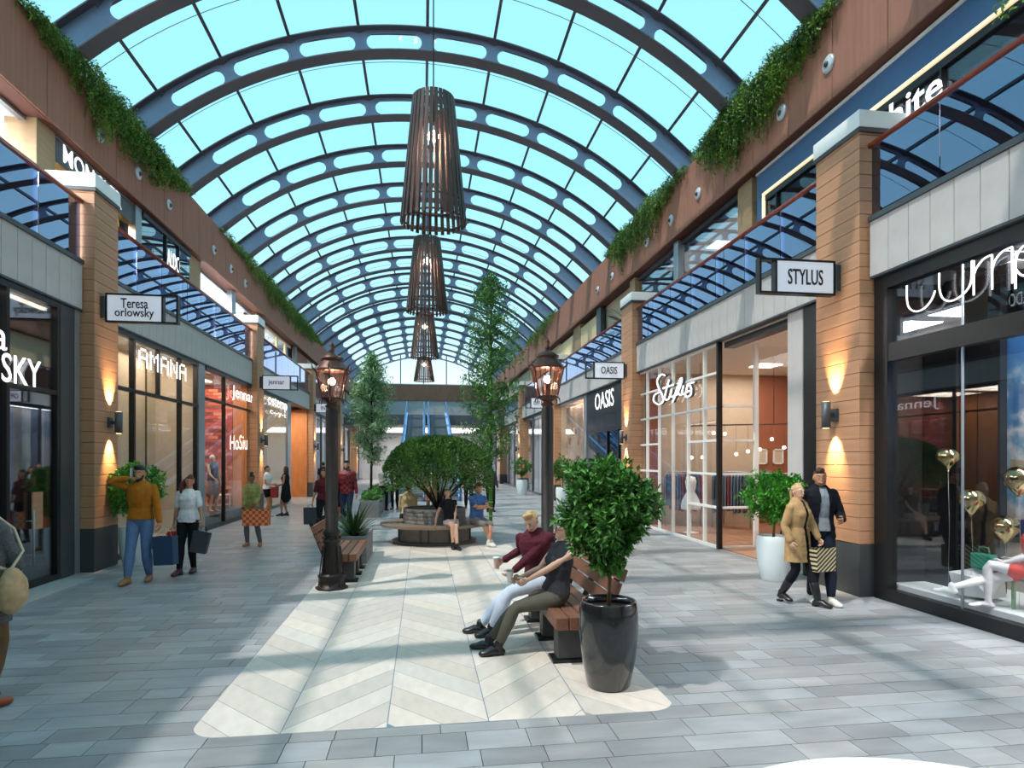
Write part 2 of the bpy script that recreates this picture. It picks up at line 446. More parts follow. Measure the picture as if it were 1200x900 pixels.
# outer walls and upper floors: the building behind the shops
for s_, X in ((-1, XL_F-9), (1, XR_F+9)):
    MB().box(X, X+s_*.3, -4, 66, -.3, ZF1).build('wall_left' if s_ < 0 else 'wall_right', beige, kind='structure')
MB().box(-16, 16, -4, -3.7, -.3, 12).build('wall_back', beige, kind='structure')
for s_, X in ((-1, XL_S), (1, XR_S)):
    MB().box(X+s_*.1, X+s_*9, -3, YEND, ZS0+.1, ZS1-.05).build('upper_floor', mat('upper_floor', (150, 148, 145), .6), kind='structure')

# ---- balcony edges: grey upright panels under a dark coping, in bays between the pillars
pillR = [7.75, 17.1, 27.7, 37.7, 47.6]; pillL = [11.3, 21.7, 32.3, 42.9, 53.2]
PD = .95; PDL = .82
ends = {'R': [(-2.5, 7.72)]+[(a+PD+.02, b-.02) for a, b in zip(pillR, pillR[1:])]+[(pillR[-1]+PD, YEND)],
        'L': [(-2.5, 11.27)]+[(a+PDL+.02, b-.02) for a, b in zip(pillL, pillL[1:])]+[(pillL[-1]+PDL, YEND)]}
NTH = ['nearest', 'second', 'third', 'fourth', 'fifth', 'farthest']
for side, X, s_ in (('L', XL_S, -1), ('R', XR_S, 1)):
    sd = 'left' if s_ < 0 else 'right'
    me = MB().bbox(min(0, s_*.03), max(0, s_*.03), .004, .326, ZS0, ZS1, .004).mesh('panel', panel_m)
    for i, (y0, y1) in enumerate(ends[side]):
        b = thing('balcony_edge', 'grey panelled balcony edge with dark coping, %s bay on the %s side' % (NTH[i], sd), 'balcony', (X, y0, 0))
        MB().box(s_*.03, s_*.14, 0, y1-y0, ZS0+.02, ZS1).build('backing', dgrey, b)
        MB().box(-s_*.03, s_*.16, 0, y1-y0, ZS1, ZS1+.07).build('coping', dgrey, b)
        MB().box(0, s_*.16, 0, y1-y0, ZS0-.03, ZS0).build('lower_trim', dgrey, b)
        n = int((y1-y0)/.33); w = (y1-y0)/n
        for k in range(n):
            o = link('panel', me, b, (0, k*w, 0)); o.scale.y = w/.33
        r_ = thing('glass_railing', 'glass railing with red-brown handrail on the %s balcony bay of the %s side' % (NTH[i], sd), 'railing', (X+s_*.03, y0, ZS1+.07))
        n = max(1, round((y1-y0)/1.15)); w = (y1-y0)/n
        for k in range(n): MB().box(0, s_*.012, k*w+.008, (k+1)*w-.008, 0, .97).build('pane', glass_rail, r_)
        MB().tube([(0, -.12 if i else 0, 1.0), (0, y1-y0+.12, 1.0)], .038, 12).build('handrail', rail_m, r_)
        MB().box(-.01, .01, 0, y1-y0, -.0, .03).build('channel', dgrey, r_)

# ---- pillars
CH = .182
def pillar(side, y, i):
    PD = .95 if side == 'R' else PDL; s_ = 1 if side == 'R' else -1; X = 5.95 if s_ > 0 else -5.45; W = .68
    sd = 'right' if s_ > 0 else 'left'
    p = thing('pillar', 'square tan boarded pillar with charcoal plinth and white cap, %s on the %s side' % (NTH[i], sd), 'pillar', (X, y, 0))
    MB().box(s_*.012, s_*W, .012, PD-.012, .02, 6.44).build('core', joint, p)
    MB().bbox(min(0, s_*W), max(0, s_*W), 0, PD, 0, .72, .01).build('plinth', plinth_m, p)
    key = 'course'+side
    if key not in cache: cache[key] = MB().bbox(min(0, s_*W), max(0, s_*W), 0, PD, .003, CH-.003, .004).mesh('plank', tan_wood)
    z = .725
    while z < 6.38: link('plank', cache[key], p, (0, 0, z)); z += CH
    MB().box(-s_*.03, s_*(W+.03), -.03, PD+.03, 6.40, 6.46).build('cap_trim', plinth_m, p)
    MB().bbox(min(-s_*.03, s_*(W+.12)), max(-s_*.03, s_*(W+.12)), -.03, PD+.03, 6.46, 6.70, .008).build('cap', white_m, p)
    return p
for i, y in enumerate(pillR): pillar('R', y, i)
for i, y in enumerate(pillL): pillar('L', y, i)

# ---- far end: upper bridge, end fascia, glazed lunette
eb = MB().box(XL_S-.2, XR_S+.2, 46, YEND, ZS0, ZS1).build('trim_3', dgrey, kind='structure')
MB().box(XL_S-.2, XR_S+.2, 45.9, 46, ZS0+.0, ZS1).build('end_band', mat('end_band', (92, 92, 98), .5), eb)
MB().box(-7, 7.5, YEND, YEND+.4, 7.55, ZF1).build('trim_4', brown, kind='structure')
we = link('window_9', None, kind='structure')
lun = MB(); n = 30
vs = [polar(-TMAX+2*TMAX*i/n, RI+.5, YEND+.15) for i in range(n+1)]
base = [(v[0], v[1], ZF1-.02) for v in vs]
for k in range(-6, 6):
    xa, xb = RC+k*1.1+.02, RC+(k+1)*1.1-.02
    ztop = lambda x: ZC+sqrt((RI+.6)**2-(x-RC)**2)
    MB().add([(xa, YEND+.15, ZF1-.02), (xb, YEND+.15, ZF1-.02), (xb, YEND+.15, ztop(xb)), (xa, YEND+.15, ztop(xa))], [(0, 1, 2, 3)]).build('pane', glass_roof, we)
for k in range(-2, 3):
    x = RC+k*2.2; MB().box(x-.05, x+.05, YEND+.05, YEND+.2, ZF1-.02, ztop(x)).build('mullion', steel_dark, we)
MB().box(-7, 7.5, YEND-.05, YEND+.25, ZF1-.02, ZF1+.06).build('sill', white_m, we)
MB().box(-16, 16, YEND+.1, YEND+.4, -.3, 7.55).build('wall_front', mat('pale_end_wall', (190, 190, 192), .7, var=.1, vscale=.8), kind='structure')
# ================================================================ SHOPS
def hx(u, X): return Yat(u, X)
class Side:
    def __init__(s, sg): s.g = sg
    def box(s, mb, a, b, *r): return mb.box(min(a, b), max(a, b), *r)
wn_ = [0]
def glazing(X, y0, y1, z0, z1, ys, zs, fm, gm, fw=.06, fd=.10, base=.10, top=.10, name=None):
    """glazed shop front in the plane x = X: frame, mullions, transoms, panes"""
    wn_[0] += 1
    w = link(name or 'window_%d' % (20+wn_[0]), None, kind='structure')
    h = fd/2
    MB().box(X-h, X+h, y0, y1, z0, z0+base).build('sill', fm, w)
    MB().box(X-h, X+h, y0, y1, z1-top, z1).build('head_frame', fm, w)
    ys = sorted(ys)
    for y in ys: MB().box(X-h, X+h, y-fw/2, y+fw/2, z0+base, z1-top).build('mullion', fm, w)
    for z, a, b in zs: MB().box(X-h*.9, X+h*.9, a, b, z-fw/2, z+fw/2).build('transom', fm, w)
    edges = [y0]+ys+[y1]
    for a, b in zip(edges, edges[1:]):
        if b-a > .05: MB().box(X-.006, X+.006, a+.01, b-.01, z0+base, z1-top).build('pane', gm, w)
    return w
glass_black = glassmat('black_window_glass', (.86, .86, .88), .16, base=.015)
def room(x0, x1, y0, y1, z0, z1, wm, fm, cm, power=0, col=(1, .85, .7), bm=None, n=1, fz=.02):
    """interior shell of a shop: back wall, party walls, floor and ceiling"""
    w = link('shop_interior', None, kind='structure'); xb = x1
    t = .05 if x1 > x0 else -.05
    MB().box(min(x1, x1+t), max(x1, x1+t), y0, y1, z0, z1).build('rear_wall', bm or wm, w)
    MB().box(min(x0, x1), max(x0, x1), y0-.05, y0, z0, z1).build('party_wall', wm, w)
    MB().box(min(x0, x1), max(x0, x1), y1, y1+.05, z0, z1).build('party_wall', wm, w)
    MB().box(min(x0, x1), max(x0, x1), y0, y1, z0, z0+fz).build('shop_floor', fm, w)
    MB().box(min(x0, x1), max(x0, x1), y0, y1, z1, z1+.05).build('shop_ceiling', cm, w)
    if power:
        for k in range(n):
            yc = y0+(y1-y0)*(k+.5)/n
            if abs(x1-x0) > 1.4: MB().box((x0+x1)/2-.3, (x0+x1)/2+.3, yc-.3, yc+.3, z1-.03, z1-.005).build('light_panel', white_lt, w)
            lamp('AREA', ((x0+x1)/2, yc, z1-.06), power/n, col, size=min(1.6, abs(x1-x0)*.8), sy=(y1-y0)/n*.7)
    return w
def post(x, s_, y0, y1, z0, z1, m, d=.12, name='trim_post'):
    return MB().bbox(min(x-.04*s_, x+d*s_), max(x-.04*s_, x+d*s_), y0, y1, z0, z1, .004).build(name, m, kind='structure')

# ------------------------------------------------ lower left
X = XL_W
# dark shop, nearest
y66, y5 = hx(66, X), hx(5, X)
zt = ZS0-.03
glazing(X, -2.5, hx(68, X), 0, zt, [y66-.03, y5, y5-2.4, y5-4.8], [(Zat(450, X, y5), y5, y66)], black_m, glass_dark, fw=.07)
post(X, -1, hx(68, X), hx(84.5, X), 0, zt, dgrey); post(X, -1, hx(85, X), 11.28, 0, zt, silver)
room(X-.1, X-3.2, -2.5, 11.2, 0, zt-.05, mat('dim_brown_interior', (112, 92, 74), .8, var=.25, vscale=1.2), mat('dark_shop_floor', (70, 68, 66), .4), mat('grey_ceiling', (150, 150, 150), .8), 60, (1, .85, .7), n=2)
MB().box(X-.15, X-.25, hx(5, X), hx(66, X), .05, 2.75).build('dark_screen', mat('dark_screen', (52, 50, 50), .3, var=.1, vscale=1), kind='structure')
MB().box(X-.08, X-.14, -2, hx(66, X)-.1, zt-.16, zt-.12).build('light_strip', warm_lt, kind='structure')
MB().box(X+.02, X+.55, -2.5, hx(66, X), -.012, .012).build('trim_5', mat('concrete_kerb', (172, 172, 170), .7, var=.08), kind='structure')
t = thing('door_pull', 'tan rectangular door plate behind the dark glass left of the nearest left pillar', 'door plate', (X-.02, 0, 0))
ya, yb = hx(34, X), hx(45.5, X); MB().bbox(.05, .08, ya, yb, Zat(621, X, ya), Zat(577, X, ya), .004).build('plate', tan_wood, t)
t = thing('grab_bar', 'slim vertical steel grab bar on the dark glass at the left edge', 'bar', (X+.12, hx(29, X), 0))
MB().tube([(0, 0, .35), (0, 0, 1.15)], .014, 8).build('bar', silver, t); MB().tube([(0, 0, .5), (-.1, 0, .5)], .01, 6).tube([(0, 0, 1.0), (-.1, 0, 1.0)], .01, 6).build('bracket', silver, t)
# AMANA
y0 = pillL[0]+PDL; yA, yB, yC, yD = hx(155, X), hx(210, X), hx(229, X), hx(231, X)
zt2 = ZS0-.03; ztr = Zat(458, X, yA)
glazing(X, y0, yD, 0, zt2, [yA, yB, yC], [(ztr, y0+.1, yD)], black_m, glassmat('amana_glass', (.96, .96, .95), .15, base=.01), fw=.07)
m = MB(); ym = (yA+yB)/2
MB().box(X-.04, X+.04, ym-.03, ym+.03, ztr, zt2).build('mullion', black_m, kind='structure')
room(X-.06, X-1.0, y0, yD, 0, zt2, beige, beige, beige, 55, (1, .86, .72), n=2, bm=mat('beige_curtain', (202, 184, 160), .8, var=.08, vscale=.7))
for u in (170, 190, 220): MB().box(X-.96, X-1.0, hx(u, X-1), hx(u, X-1)+.015, 0, zt2).build('wall_groove', joint, kind='structure')
post(X, -1, yD+.02, hx(238.5, X), 0, zt2, silver)
# Jennar: brick and wood interior with mannequins
y0 = hx(239.5, X); y1 = pillL[1]-.02; yM, yN = hx(262, X), hx(296, X)
glazing(X, y0, y1, 0, zt2, [yM, yN], [(Zat(473, X, yM), y0, y1)], black_m, glass_shop, fw=.06)
room(X-.06, X-2.4, y0, y1, 0, zt2, mat('warm_wall', (190, 130, 80), .7), mat('stone_step', (110, 108, 106), .6), beige, 130, (1, .8, .6), n=2)
xb = X-1.5
ybrick = y1-.08; xs_ = Xat(272.5, ybrick)        # the party wall that faces down the hall: bricks, then boards
bw = MB().box(X-2.4, xs_, ybrick, y1-.01, .02, zt2).build('brick_wall', mat('brick_mortar', (120, 96, 84), .9), kind='structure')
brs = [MB().bbox(.006, .294, -.02, .01, .006, .104, .004).mesh('brick', mat(n_, c_, .85, var=.25, vscale=3, bump=.2)) for n_, c_ in (('red_brick', (172, 80, 60)), ('dark_brick', (124, 60, 52)), ('pale_brick', (200, 130, 106)))]
z = .03; row = 0
while z < zt2-.1:
    x = xs_-.3-(.15 if row % 2 else 0)
    if row % 2: o = link('brick', brs[0], bw, (xs_-.15, ybrick, z)); o.scale.x = .5
    while x > X-2.4: link('brick', rng.choice((brs[0], brs[0], brs[1], brs[2])), bw, (x, ybrick, z)); x -= .3
    z += .11; row += 1
wp = MB().box(xs_+.01, X-.06, ybrick, y1-.01, .02, zt2).build('wood_wall', oak, kind='structure')
x = xs_+.02
while x < X-.1: MB().bbox(x+.003, min(X-.06, x+.117), ybrick-.02, ybrick+.01, .03, zt2, .002).build('panel', oak, wp); x += .12
pl = thing('display_plinth', 'dark low display plinth behind the brick-walled shop window', 'plinth', (0, 0, 0)); MB().bbox(xb+.1, X-.1, y0+.1, y1-.2, .02, .34, .01).build('block', mat('dark_plinth', (84, 80, 80), .5), pl)
post(X, -1, pillL[1]+PDL, pillL[1]+PDL+.05, 0, zt2, black_m)
# beige shop after the second pillar
y0 = pillL[1]+PDL+.05; y1 = hx(336, X); glazing(X, y0, y1, 0, zt2, [], [], black_m, glass_shop)
room(X-.06, X-.8, y0, y1, 0, zt2, beige, beige, beige, 34, (1, .86, .72))
post(X, -1, y1+.03, hx(340, X), 0, zt2, silver)
y0 = hx(340.5, X); y1 = pillL[2]-.05; glazing(X-.9, y0, y1, 0, zt2, [(y0+y1)/2], [], dgrey, glass_shop)
room(X-.95, X-3, y0, y1, 0, zt2, oak, oak, oak, 160, (1, .8, .6)); MB().box(X-.95, X-.02, y1-.04, y1, 0, zt2).build('trim_post', oak, kind='structure'); lamp('AREA', (X-.4, (y0+y1)/2, zt2-.1), 70, (1, .85, .65), size=.5, sy=3)
# far bays, pale striped windows
stripes = [(150, 165, 190), (200, 196, 192), (90, 100, 130), (170, 160, 150), (120, 130, 150), (215, 214, 214)]
def striped(X, s_, y0, y1, n, seed, pw=26):
    rg = random.Random(seed); ys = [y0+(y1-y0)*k/n for k in range(1, n)]
    glazing(X, y0, y1, 0, ZS0-.03, ys, [], dgrey, glass_shop, fw=.1)
    w = link('shop_interior', None, kind='structure'); y = y0
    while y < y1:
        q = rg.choice((.25, .4, .6)); c = rg.choice(stripes)
        MB().box(X+s_*.5, X+s_*(.55+rg.random()*.1), y, min(y1, y+q), 0, ZS0-.05).build('curtain', mat('curtain_%d' % stripes.index(c), c, .8), w); y += q
    MB().box(X+s_*.05, X+s_*.6, y0, y1, ZS0-.1, ZS0-.04).build('shop_ceiling', white_int, w)
    lamp('AREA', (X+s_*.25, (y0+y1)/2, ZS0-.15), pw, (1, .95, .9), size=.3, sy=(y1-y0)*.8)
for i in (2, 3): striped(X, -1, pillL[i]+PDL+.05, pillL[i+1]-.05, 3, i)
striped(X, -1, pillL[4]+PDL+.05, YEND, 2, 9)

# ------------------------------------------------ lower right
X = XR_W
# black window, nearest
yb0 = 7.72; zc_ = ZS0-.03
glazing(X, -2.5, yb0, 0, zc_, [yb0-.12], [(Zat(412, X, 7.4), -2.5, yb0)], black_m, glass_black, fw=.24, fd=.14, base=.16, top=.18)
yj = hx(1128, X); MB().box(X-.012, X+.012, yj-.008, yj+.008, .16, zc_-.2).build('glass_joint', silver, kind='structure')
room(X+.08, X+3.2, -2.5, yb0-.05, .0, zc_-.05, mat('black_wall', (34, 33, 33), .5, var=.15, vscale=1), mat('black_floor', (40, 40, 40), .4), mat('grey_ceiling', (150, 150, 150), .8), 0)
MB().box(X+.1, X+2.0, -2.4, yb0-.1, .0, .22).build('display_stage', mat('white_stage', (232, 240, 238), .5), kind='structure')
MB().box(X+.9, X+1.0, hx(1176, X+.95), yb0-.1, .22, zc_-.1).build('dark_partition', black_m, kind='structure')
MB().box(X+.62, X+.66, hx(1176, X+.95)+.35, yb0-.1, .22, 3.55).build('dark_partition', black_m, kind='structure')
lamp('AREA', (X+.5, 4.2, zc_-.09), 330, (1, .97, .93), size=.3, sy=4.2)
pn = thing('backdrop_picture', 'big beach and sky picture panel behind the gold balloons', 'picture', (X+1.25, 0, 0))
m = bpy.data.materials.new('beach_picture'); m.use_nodes = True; n_, l_ = m.node_tree.nodes, m.node_tree.links; b_ = n_['Principled BSDF']; b_.inputs['Roughness'].default_value = .6
tcn = n_.new('ShaderNodeTexCoord'); sp = n_.new('ShaderNodeSeparateXYZ'); rr = n_.new('ShaderNodeValToRGB'); no = n_.new('ShaderNodeTexNoise'); ad = n_.new('ShaderNodeMath'); ad.operation = 'MULTIPLY_ADD'
no.inputs['Scale'].default_value = 2.5; no.inputs['Detail'].default_value = 6; l_.new(tcn.outputs['Object'], sp.inputs[0]); l_.new(tcn.outputs['Object'], no.inputs[0])
l_.new(no.outputs[0], ad.inputs[0]); ad.inputs[1].default_value = .9; mz = n_.new('ShaderNodeMapRange'); l_.new(sp.outputs[2], mz.inputs[0]); mz.inputs[1].default_value = .2; mz.inputs[2].default_value = 3.4; mz.inputs[3].default_value = -.35; mz.inputs[4].default_value = .55
l_.new(mz.outputs[0], ad.inputs[2]); l_.new(ad.outputs[0], rr.inputs[0]); l_.new(rr.outputs[0], b_.inputs['Base Color'])
rr.color_ramp.elements[0].position = .1; rr.color_ramp.elements[0].color = lin((205, 192, 168)); rr.color_ramp.elements[1].position = .9; rr.color_ramp.elements[1].color = lin((60, 120, 180))
for p_, c_ in ((.3, (196, 180, 160)), (.42, (220, 226, 230)), (.55, (110, 170, 205)), (.68, (235, 238, 240)), (.8, (90, 150, 195))):
    e = rr.color_ramp.elements.new(p_); e.color = lin(c_)
MB().box(0, .05, -2.3, hx(1180, X+1.25), .22, Zat(385, X+1.25, 6.6)).build('print', m, pn)
bt = MB(); yy = hx(1180, X+1.2)
bt.add([(-.02, yy-.02, .9), (-.02, yy-2.5, 1.25), (-.02, yy-2.5, 1.45), (-.02, yy-.02, 1.12)], [(0, 1, 2, 3)]); bt.build('boat_stripe', mat('navy_print', (30, 50, 110), .6), pn)
MB().add([(-.025, yy-.02, 1.75), (-.025, yy-2.5, 1.5), (-.025, yy-2.5, 1.62), (-.025, yy-.02, 1.9)], [(0, 1, 2, 3)]).build('mast_print', mat('sand_print', (190, 170, 140), .6), pn)
MB().add([(-.025, yy-.02, .62), (-.025, yy-2.5, .95), (-.025, yy-2.5, 1.0), (-.025, yy-.02, .7)], [(0, 1, 2, 3)]).build('stripe_print', mat('sand_print', (190, 170, 140), .6), pn)
# track lights
for i, (xx, yy) in enumerate(((X+.45, 6.9), (X+.5, 6.2), (X+.55, 5.5))):
    t = thing('track_light', ('black track light above the pillar end of the balloon window', 'black track light above the middle of the balloon window', 'black track light above the mannequin')[i], 'spotlight', (xx, yy, zc_-.2))
    MB().bbox(-.11, .11, -.12, .12, -.14, -.02, .01).build('head', black_m, t); MB().box(-.02, .02, -.02, .02, -.02, .14).build('stem', black_m, t); MB().box(-.5, .5, -.015, .015, .1, .14).build('track', black_m, t)
# clothing shop with white glazing bars
wht = mat('white_frame', (236, 234, 230), .4)
y1 = pillR[1]-.03; yc_ = 12.36; y0 = pillR[0]+PD+.03
post(X-.02, 1, y0, 9.33, 0, ZS0-.03, black_m, d=.3); post(X-.02, 1, 9.36, 9.78, 0, ZS0-.03, panel_m, d=.35)
us = [759, 773, 789, 807, 826]; ys = [hx(u, X) for u in us]
zs = []
for z in (.87, 1.58, 2.30, 3.02): zs.append((z, yc_, ys[2] if z < 1 else (ys[1] if z < 2 else y1)))
zs = [(3.74, yc_, y1), (3.02, yc_, y1), (2.30, yc_, ys[3]), (1.58, yc_, ys[3]), (.87, yc_, ys[3]), (2.30, ys[1], y1), (1.58, ys[1], y1)]
glazing(X, yc_, y1, 0, ZS0-.03, ys, zs, wht, glass_shop, fw=.05, fd=.07, base=.06, top=.05)
w = link('window_8', None, kind='structure')      # the return pane facing down the hall
MB().box(X-.05, X+.05, yc_-.05, yc_+.03, 0, ZS0-.03).build('corner_post', black_m, w)
x2 = Xat(886, yc_)
for z in (.03, .87, 1.58, 2.30, 3.02): MB().box(X+.05, x2, yc_-.03, yc_+.03, z-.025, z+.025).build('transom', wht, w)
MB().box(x2-.05, x2+.04, yc_-.04, yc_+.04, 0, ZS0-.03).build('mullion', wht, w)
MB().box(X+.05, x2-.05, yc_-.005, yc_+.005, .05, ZS0-.05).build('pane', glass_shop, w)
MB().box(x2+.04, 11.4, yc_+.2, yc_+.21, .05, ZS0-.05).build('pane', glass_shop, w)
room(X+.06, 11.6, 9.6, y1-.02, 0, ZS0-.03, mat('sand_wall', (196, 172, 148), .8, var=.05), mat('orange_floor', (172, 124, 96), .35, var=.08, vscale=3, stretch=(1, 6, 1)), mat('light_ceiling', (226, 214, 200), .8), 190, (1, .92, .84), n=2)
yw = y1-.04
MB().box(X+.1, Xat(775, yw), yw-.03, yw, .02, ZS0-.05).build('rust_panel', rust_wall, kind='structure')
MB().box(Xat(889, yw), 11.6, yw-.03, yw, .02, ZS0-.05).build('rust_panel', rust_wall, kind='structure')
for i, (ua, ub) in enumerate(((888, 899), (906, 918), (925, 933))):
    xa, xb_ = Xat(ua, yw-.05), Xat(ub, yw-.05); za, zb_ = Zat(544, 9.5, yw), Zat(526, 9.5, yw)
    t = thing('wall_picture', 'white-framed picture on the orange shop wall, %s of three' % ('first from the left', 'middle one', 'rightmost')[i], 'picture', ((xa+xb_)/2, yw-.05, (za+zb_)/2), group=None)
    w_, h_ = (xb_-xa)/2, (zb_-za)/2
    for a, b, c, d in ((-w_, w_, h_-.04, h_), (-w_, w_, -h_, -h_+.04), (-w_, -w_+.04, -h_, h_), (w_-.04, w_, -h_, h_)): MB().box(a, b, -.02, .02, c, d).build('frame_bar', wht, t)
    MB().box(-w_+.03, w_-.03, 0, .015, -h_+.03, h_-.03).build('print', beige, t)
MB().box(X+.12, X+.35, 9.6, yc_, ZS0-.15, ZS0-.03).build('soffit', dgrey, kind='structure')
# black OASIS front, silver post, poster window
y0 = pillR[1]+PD+.02; yk = hx(688.5, X)
of = MB().box(X, X+.3, y0, yk, 2.95, ZS0-.03).build('black_front', mat('black_tile', (38, 40, 44), .3), kind='structure')
for r_ in range(3):
    a = y0
    while a < yk-.2:
        b = min(yk, a+1.3)
        if r_ < 1: MB().bbox(X-.02, X, a+.01, b-.01, 2.98, 3.42, .004).build('panel', mat('black_tile', (38, 40, 44), .3), of)
        a = b
MB().bbox(X-.02, X, y0, yk-.01, 3.44, ZS0-.05, .004).build('panel', mat('black_tile', (38, 40, 44), .3), of)
glazing(X, y0, yk, 0, 2.95, [y0+1.0, y0+2.2], [], black_m, glass_dark)
room(X+.35, X+3, y0, yk, 0, ZS0-.1, dark_int, dark_int, dark_int, 25)
MB().box(X+.02, X+.2, y0, y0+1.0, .1, 2.9).build('grey_panel', mat('warm_grey_panel', (140, 132, 124), .7), kind='structure')
ys_ = hx(685, X); post(X, 1, yk+.02, ys_, 0, ZS0-.03, silver)
y1 = pillR[2]-.05; glazing(X, ys_+.02, y1, 0, ZS0-.03, [hx(652, X)], [], silver, glass_shop)
room(X+.05, X+.7, ys_+.02, y1, 0, ZS0-.03, beige, beige, beige, 60, (1, .9, .8))
po = thing('window_poster', 'tan poster with rust-coloured marks in the window beyond the black shop front', 'poster', (X+.3, 0, 0))
ya, yb = hx(683, X+.3), hx(654, X+.3); MB().box(0, .02, ya, yb, .1, Zat(472, X, ya)).build('sheet', mat('poster_tan', (206, 176, 146), .7, rgb2=(170, 128, 98), vscale=1.3), po)
ps = random.Random(5)
for k in range(26):
    yy, zz = ya+(yb-ya)*(.15+.55*ps.random()), 1.3+1.9*ps.random(); MB().ball((-.004, yy, zz), .06+.10*ps.random(), 7, 5, (.03, 1.6*ps.random()+.4, 1.3)).build('print_mark', mat('poster_mark_%d' % (k % 3), ((150, 80, 60), (120, 92, 70), (226, 206, 180))[k % 3], .8), po)
# bay beyond the third pillar and the far ones
striped(X, 1, pillR[2]+PD+.05, pillR[3]-.05, 3, 21, 36)
striped(X, 1, pillR[3]+PD+.05, pillR[4]-.05, 3, 22, 36)
striped(X, 1, pillR[4]+PD+.05, YEND, 3, 23, 36)

# ------------------------------------------------ upper left
zu0, zu1 = ZS1-.05, ZF0-.02
XU = XL_U
def ucol(X, s_, y0, y1, lab):
    t = thing('upper_column', lab, 'column', (X, y0, zu0)); MB().bbox(min(0, s_*.5), max(0, s_*.5), 0, y1-y0, 0, zu1-zu0+.02, .006).build('shaft', mat('column_board', (172, 142, 106), .6, var=.1, vscale=3, stretch=(1, 1, 5)), t)
    MB().box(min(-s_*.02, s_*.5), max(-s_*.02, s_*.5), -.01, y1-y0+.01, 0, .12).build('skirting', dgrey, t)
XG = XU-.22
ucol(XU, -1, hx(43, XU), hx(65, XU), 'plain tan upper column left of the big white shop name on the left')
ucol(XU, -1, hx(221.5, XU), hx(235, XU), 'plain tan upper column right of the blue-glassed shop upstairs')
ucol(XU, -1, hx(301, XU), hx(310, XU), 'plain tan upper column above the second left pillar')
post(XU, -1, hx(157, XU), hx(164, XU), zu0, zu1, silver); post(XU, -1, hx(270.5, XU), hx(275, XU), zu0, zu1, silver)
# bright white shop, nearest
y1 = hx(33, XG); glazing(XG, -2, y1, zu0, zu1, [y1-.08, hx(-40, XG)], [], silver, glass_shop, top=.05)
room(XG-.1, XG-2.6, -2, y1+.3, zu0, zu1, white_int, white_int, white_int, 1800, (1, 1, 1), n=2)
# dark sign board shop
ya, yb = hx(65.5, XU), hx(156.5, XU)
glazing(XG, ya, yb, zu0, 6.95, [(ya+yb)/2], [], dgrey, glass_shop)
sb = thing('sign_board', 'long dark upstairs sign board with white capitals, left side', 'sign', (XU, ya, 0))
MB().bbox(-.2, 0, 0, yb-ya, 7.2, zu1-.03, .01).build('board', mat('board_grey', (82, 84, 90), .45), sb)
MB().box(-.01, .01, 0, yb-ya, zu1-.03, zu1-.005).build('top_strip', silver, sb)
yt = hx(74, XU)-ya; word('MONCLER', sb, (.005, yt, 7.29), 'L', hx(142, XU)-hx(74, XU), .33, letter_lt, off=.002)
room(XG-.1, XG-2, ya, yb, zu0, zu1, mat('yellow_wall', (226, 196, 96), .7), beige, cream, 160, (1, .9, .7))
# blue glass shop
ya, yb = hx(164.5, XU), hx(221, XU)
glazing(XU+.02, ya, yb, zu0, zu1-.03, [hx(192, XU), hx(207, XU)], [], black_m, glassmat('blue_glass', (.5, .62, .78), 1.6, base=.14), fw=.03)
room(XU-.1, XU-2, ya, yb, zu0, zu1, mat('blue_wall', (90, 110, 140), .5), dark_int, mat('blue_wall', (90, 110, 140), .5), 60, (.8, .9, 1))
sb = thing('shop_sign', 'glowing white four-letter sign on the blue upstairs window, left side', 'sign', (XU+.06, hx(193, XU), 0))
word('ALDO', sb, (0, 0, 6.82), 'L', hx(208, XU)-hx(193, XU), .42, letter_lt, off=.002)
# white shop with counters
ya, yb = hx(235.5, XU), hx(301, XU)
glazing(XG, ya, yb, zu0, zu1-.03, [hx(272, XG)], [], silver, glass_shop)
room(XG-.1, XG-3, ya, yb, zu0, zu1, white_int, white_int, white_int, 1800, (1, 1, 1), n=2)
MB().box(XG-2.9, XG-2.2, ya+.5, yb-.5, 6.7, 7.1).build('bulkhead', mat('pale_band', (214, 190, 170), .7), kind='structure')
# beyond the second pillar
ya, yb = hx(311, XU), hx(345, XU)
glazing(XG, ya, yb, zu0, zu1-.03, [hx(324, XG), hx(334, XG)], [], cream, glass_shop, fw=.25)
room(XG-.1, XG-2, ya, yb, zu0, zu1, mat('blue_wall', (90, 110, 140), .5), white_int, white_int, 200, (1, .97, .9))
post(XU, -1, yb+.02, hx(347, XU), zu0, zu1, dgrey)
MB().box(XU-.2, XU-.1, hx(347, XU), hx(362, XU), zu0, zu1).build('rust_infill', brown, kind='structure')
MB().box(XU-.2, XU-.1, hx(362, XU), YEND, zu0, zu1).build('pale_infill', beige, kind='structure')
for k, y in enumerate((42.9, 53.2)): ucol(XU, -1, y+1, y+2, 'plain tan upper column far down the left side, %s one' % ('nearer', 'farther')[k])

# ------------------------------------------------ upper right
XU = XR_U; XG = XU+.12
ucol(XU, 1, hx(881, XU), hx(864.5, XU), 'plain tan upper column beside the blue panelled shop, right side')
ucol(XU, 1, hx(744, XU), hx(738, XU), 'plain tan upper column behind the potted palm upstairs')
ucol(XU, 1, hx(680, XU), hx(672, XU), 'plain tan upper column between two cream boards upstairs')
ucol(XU, 1, hx(625, XU), hx(620, XU), 'plain tan upper column far down the right side')
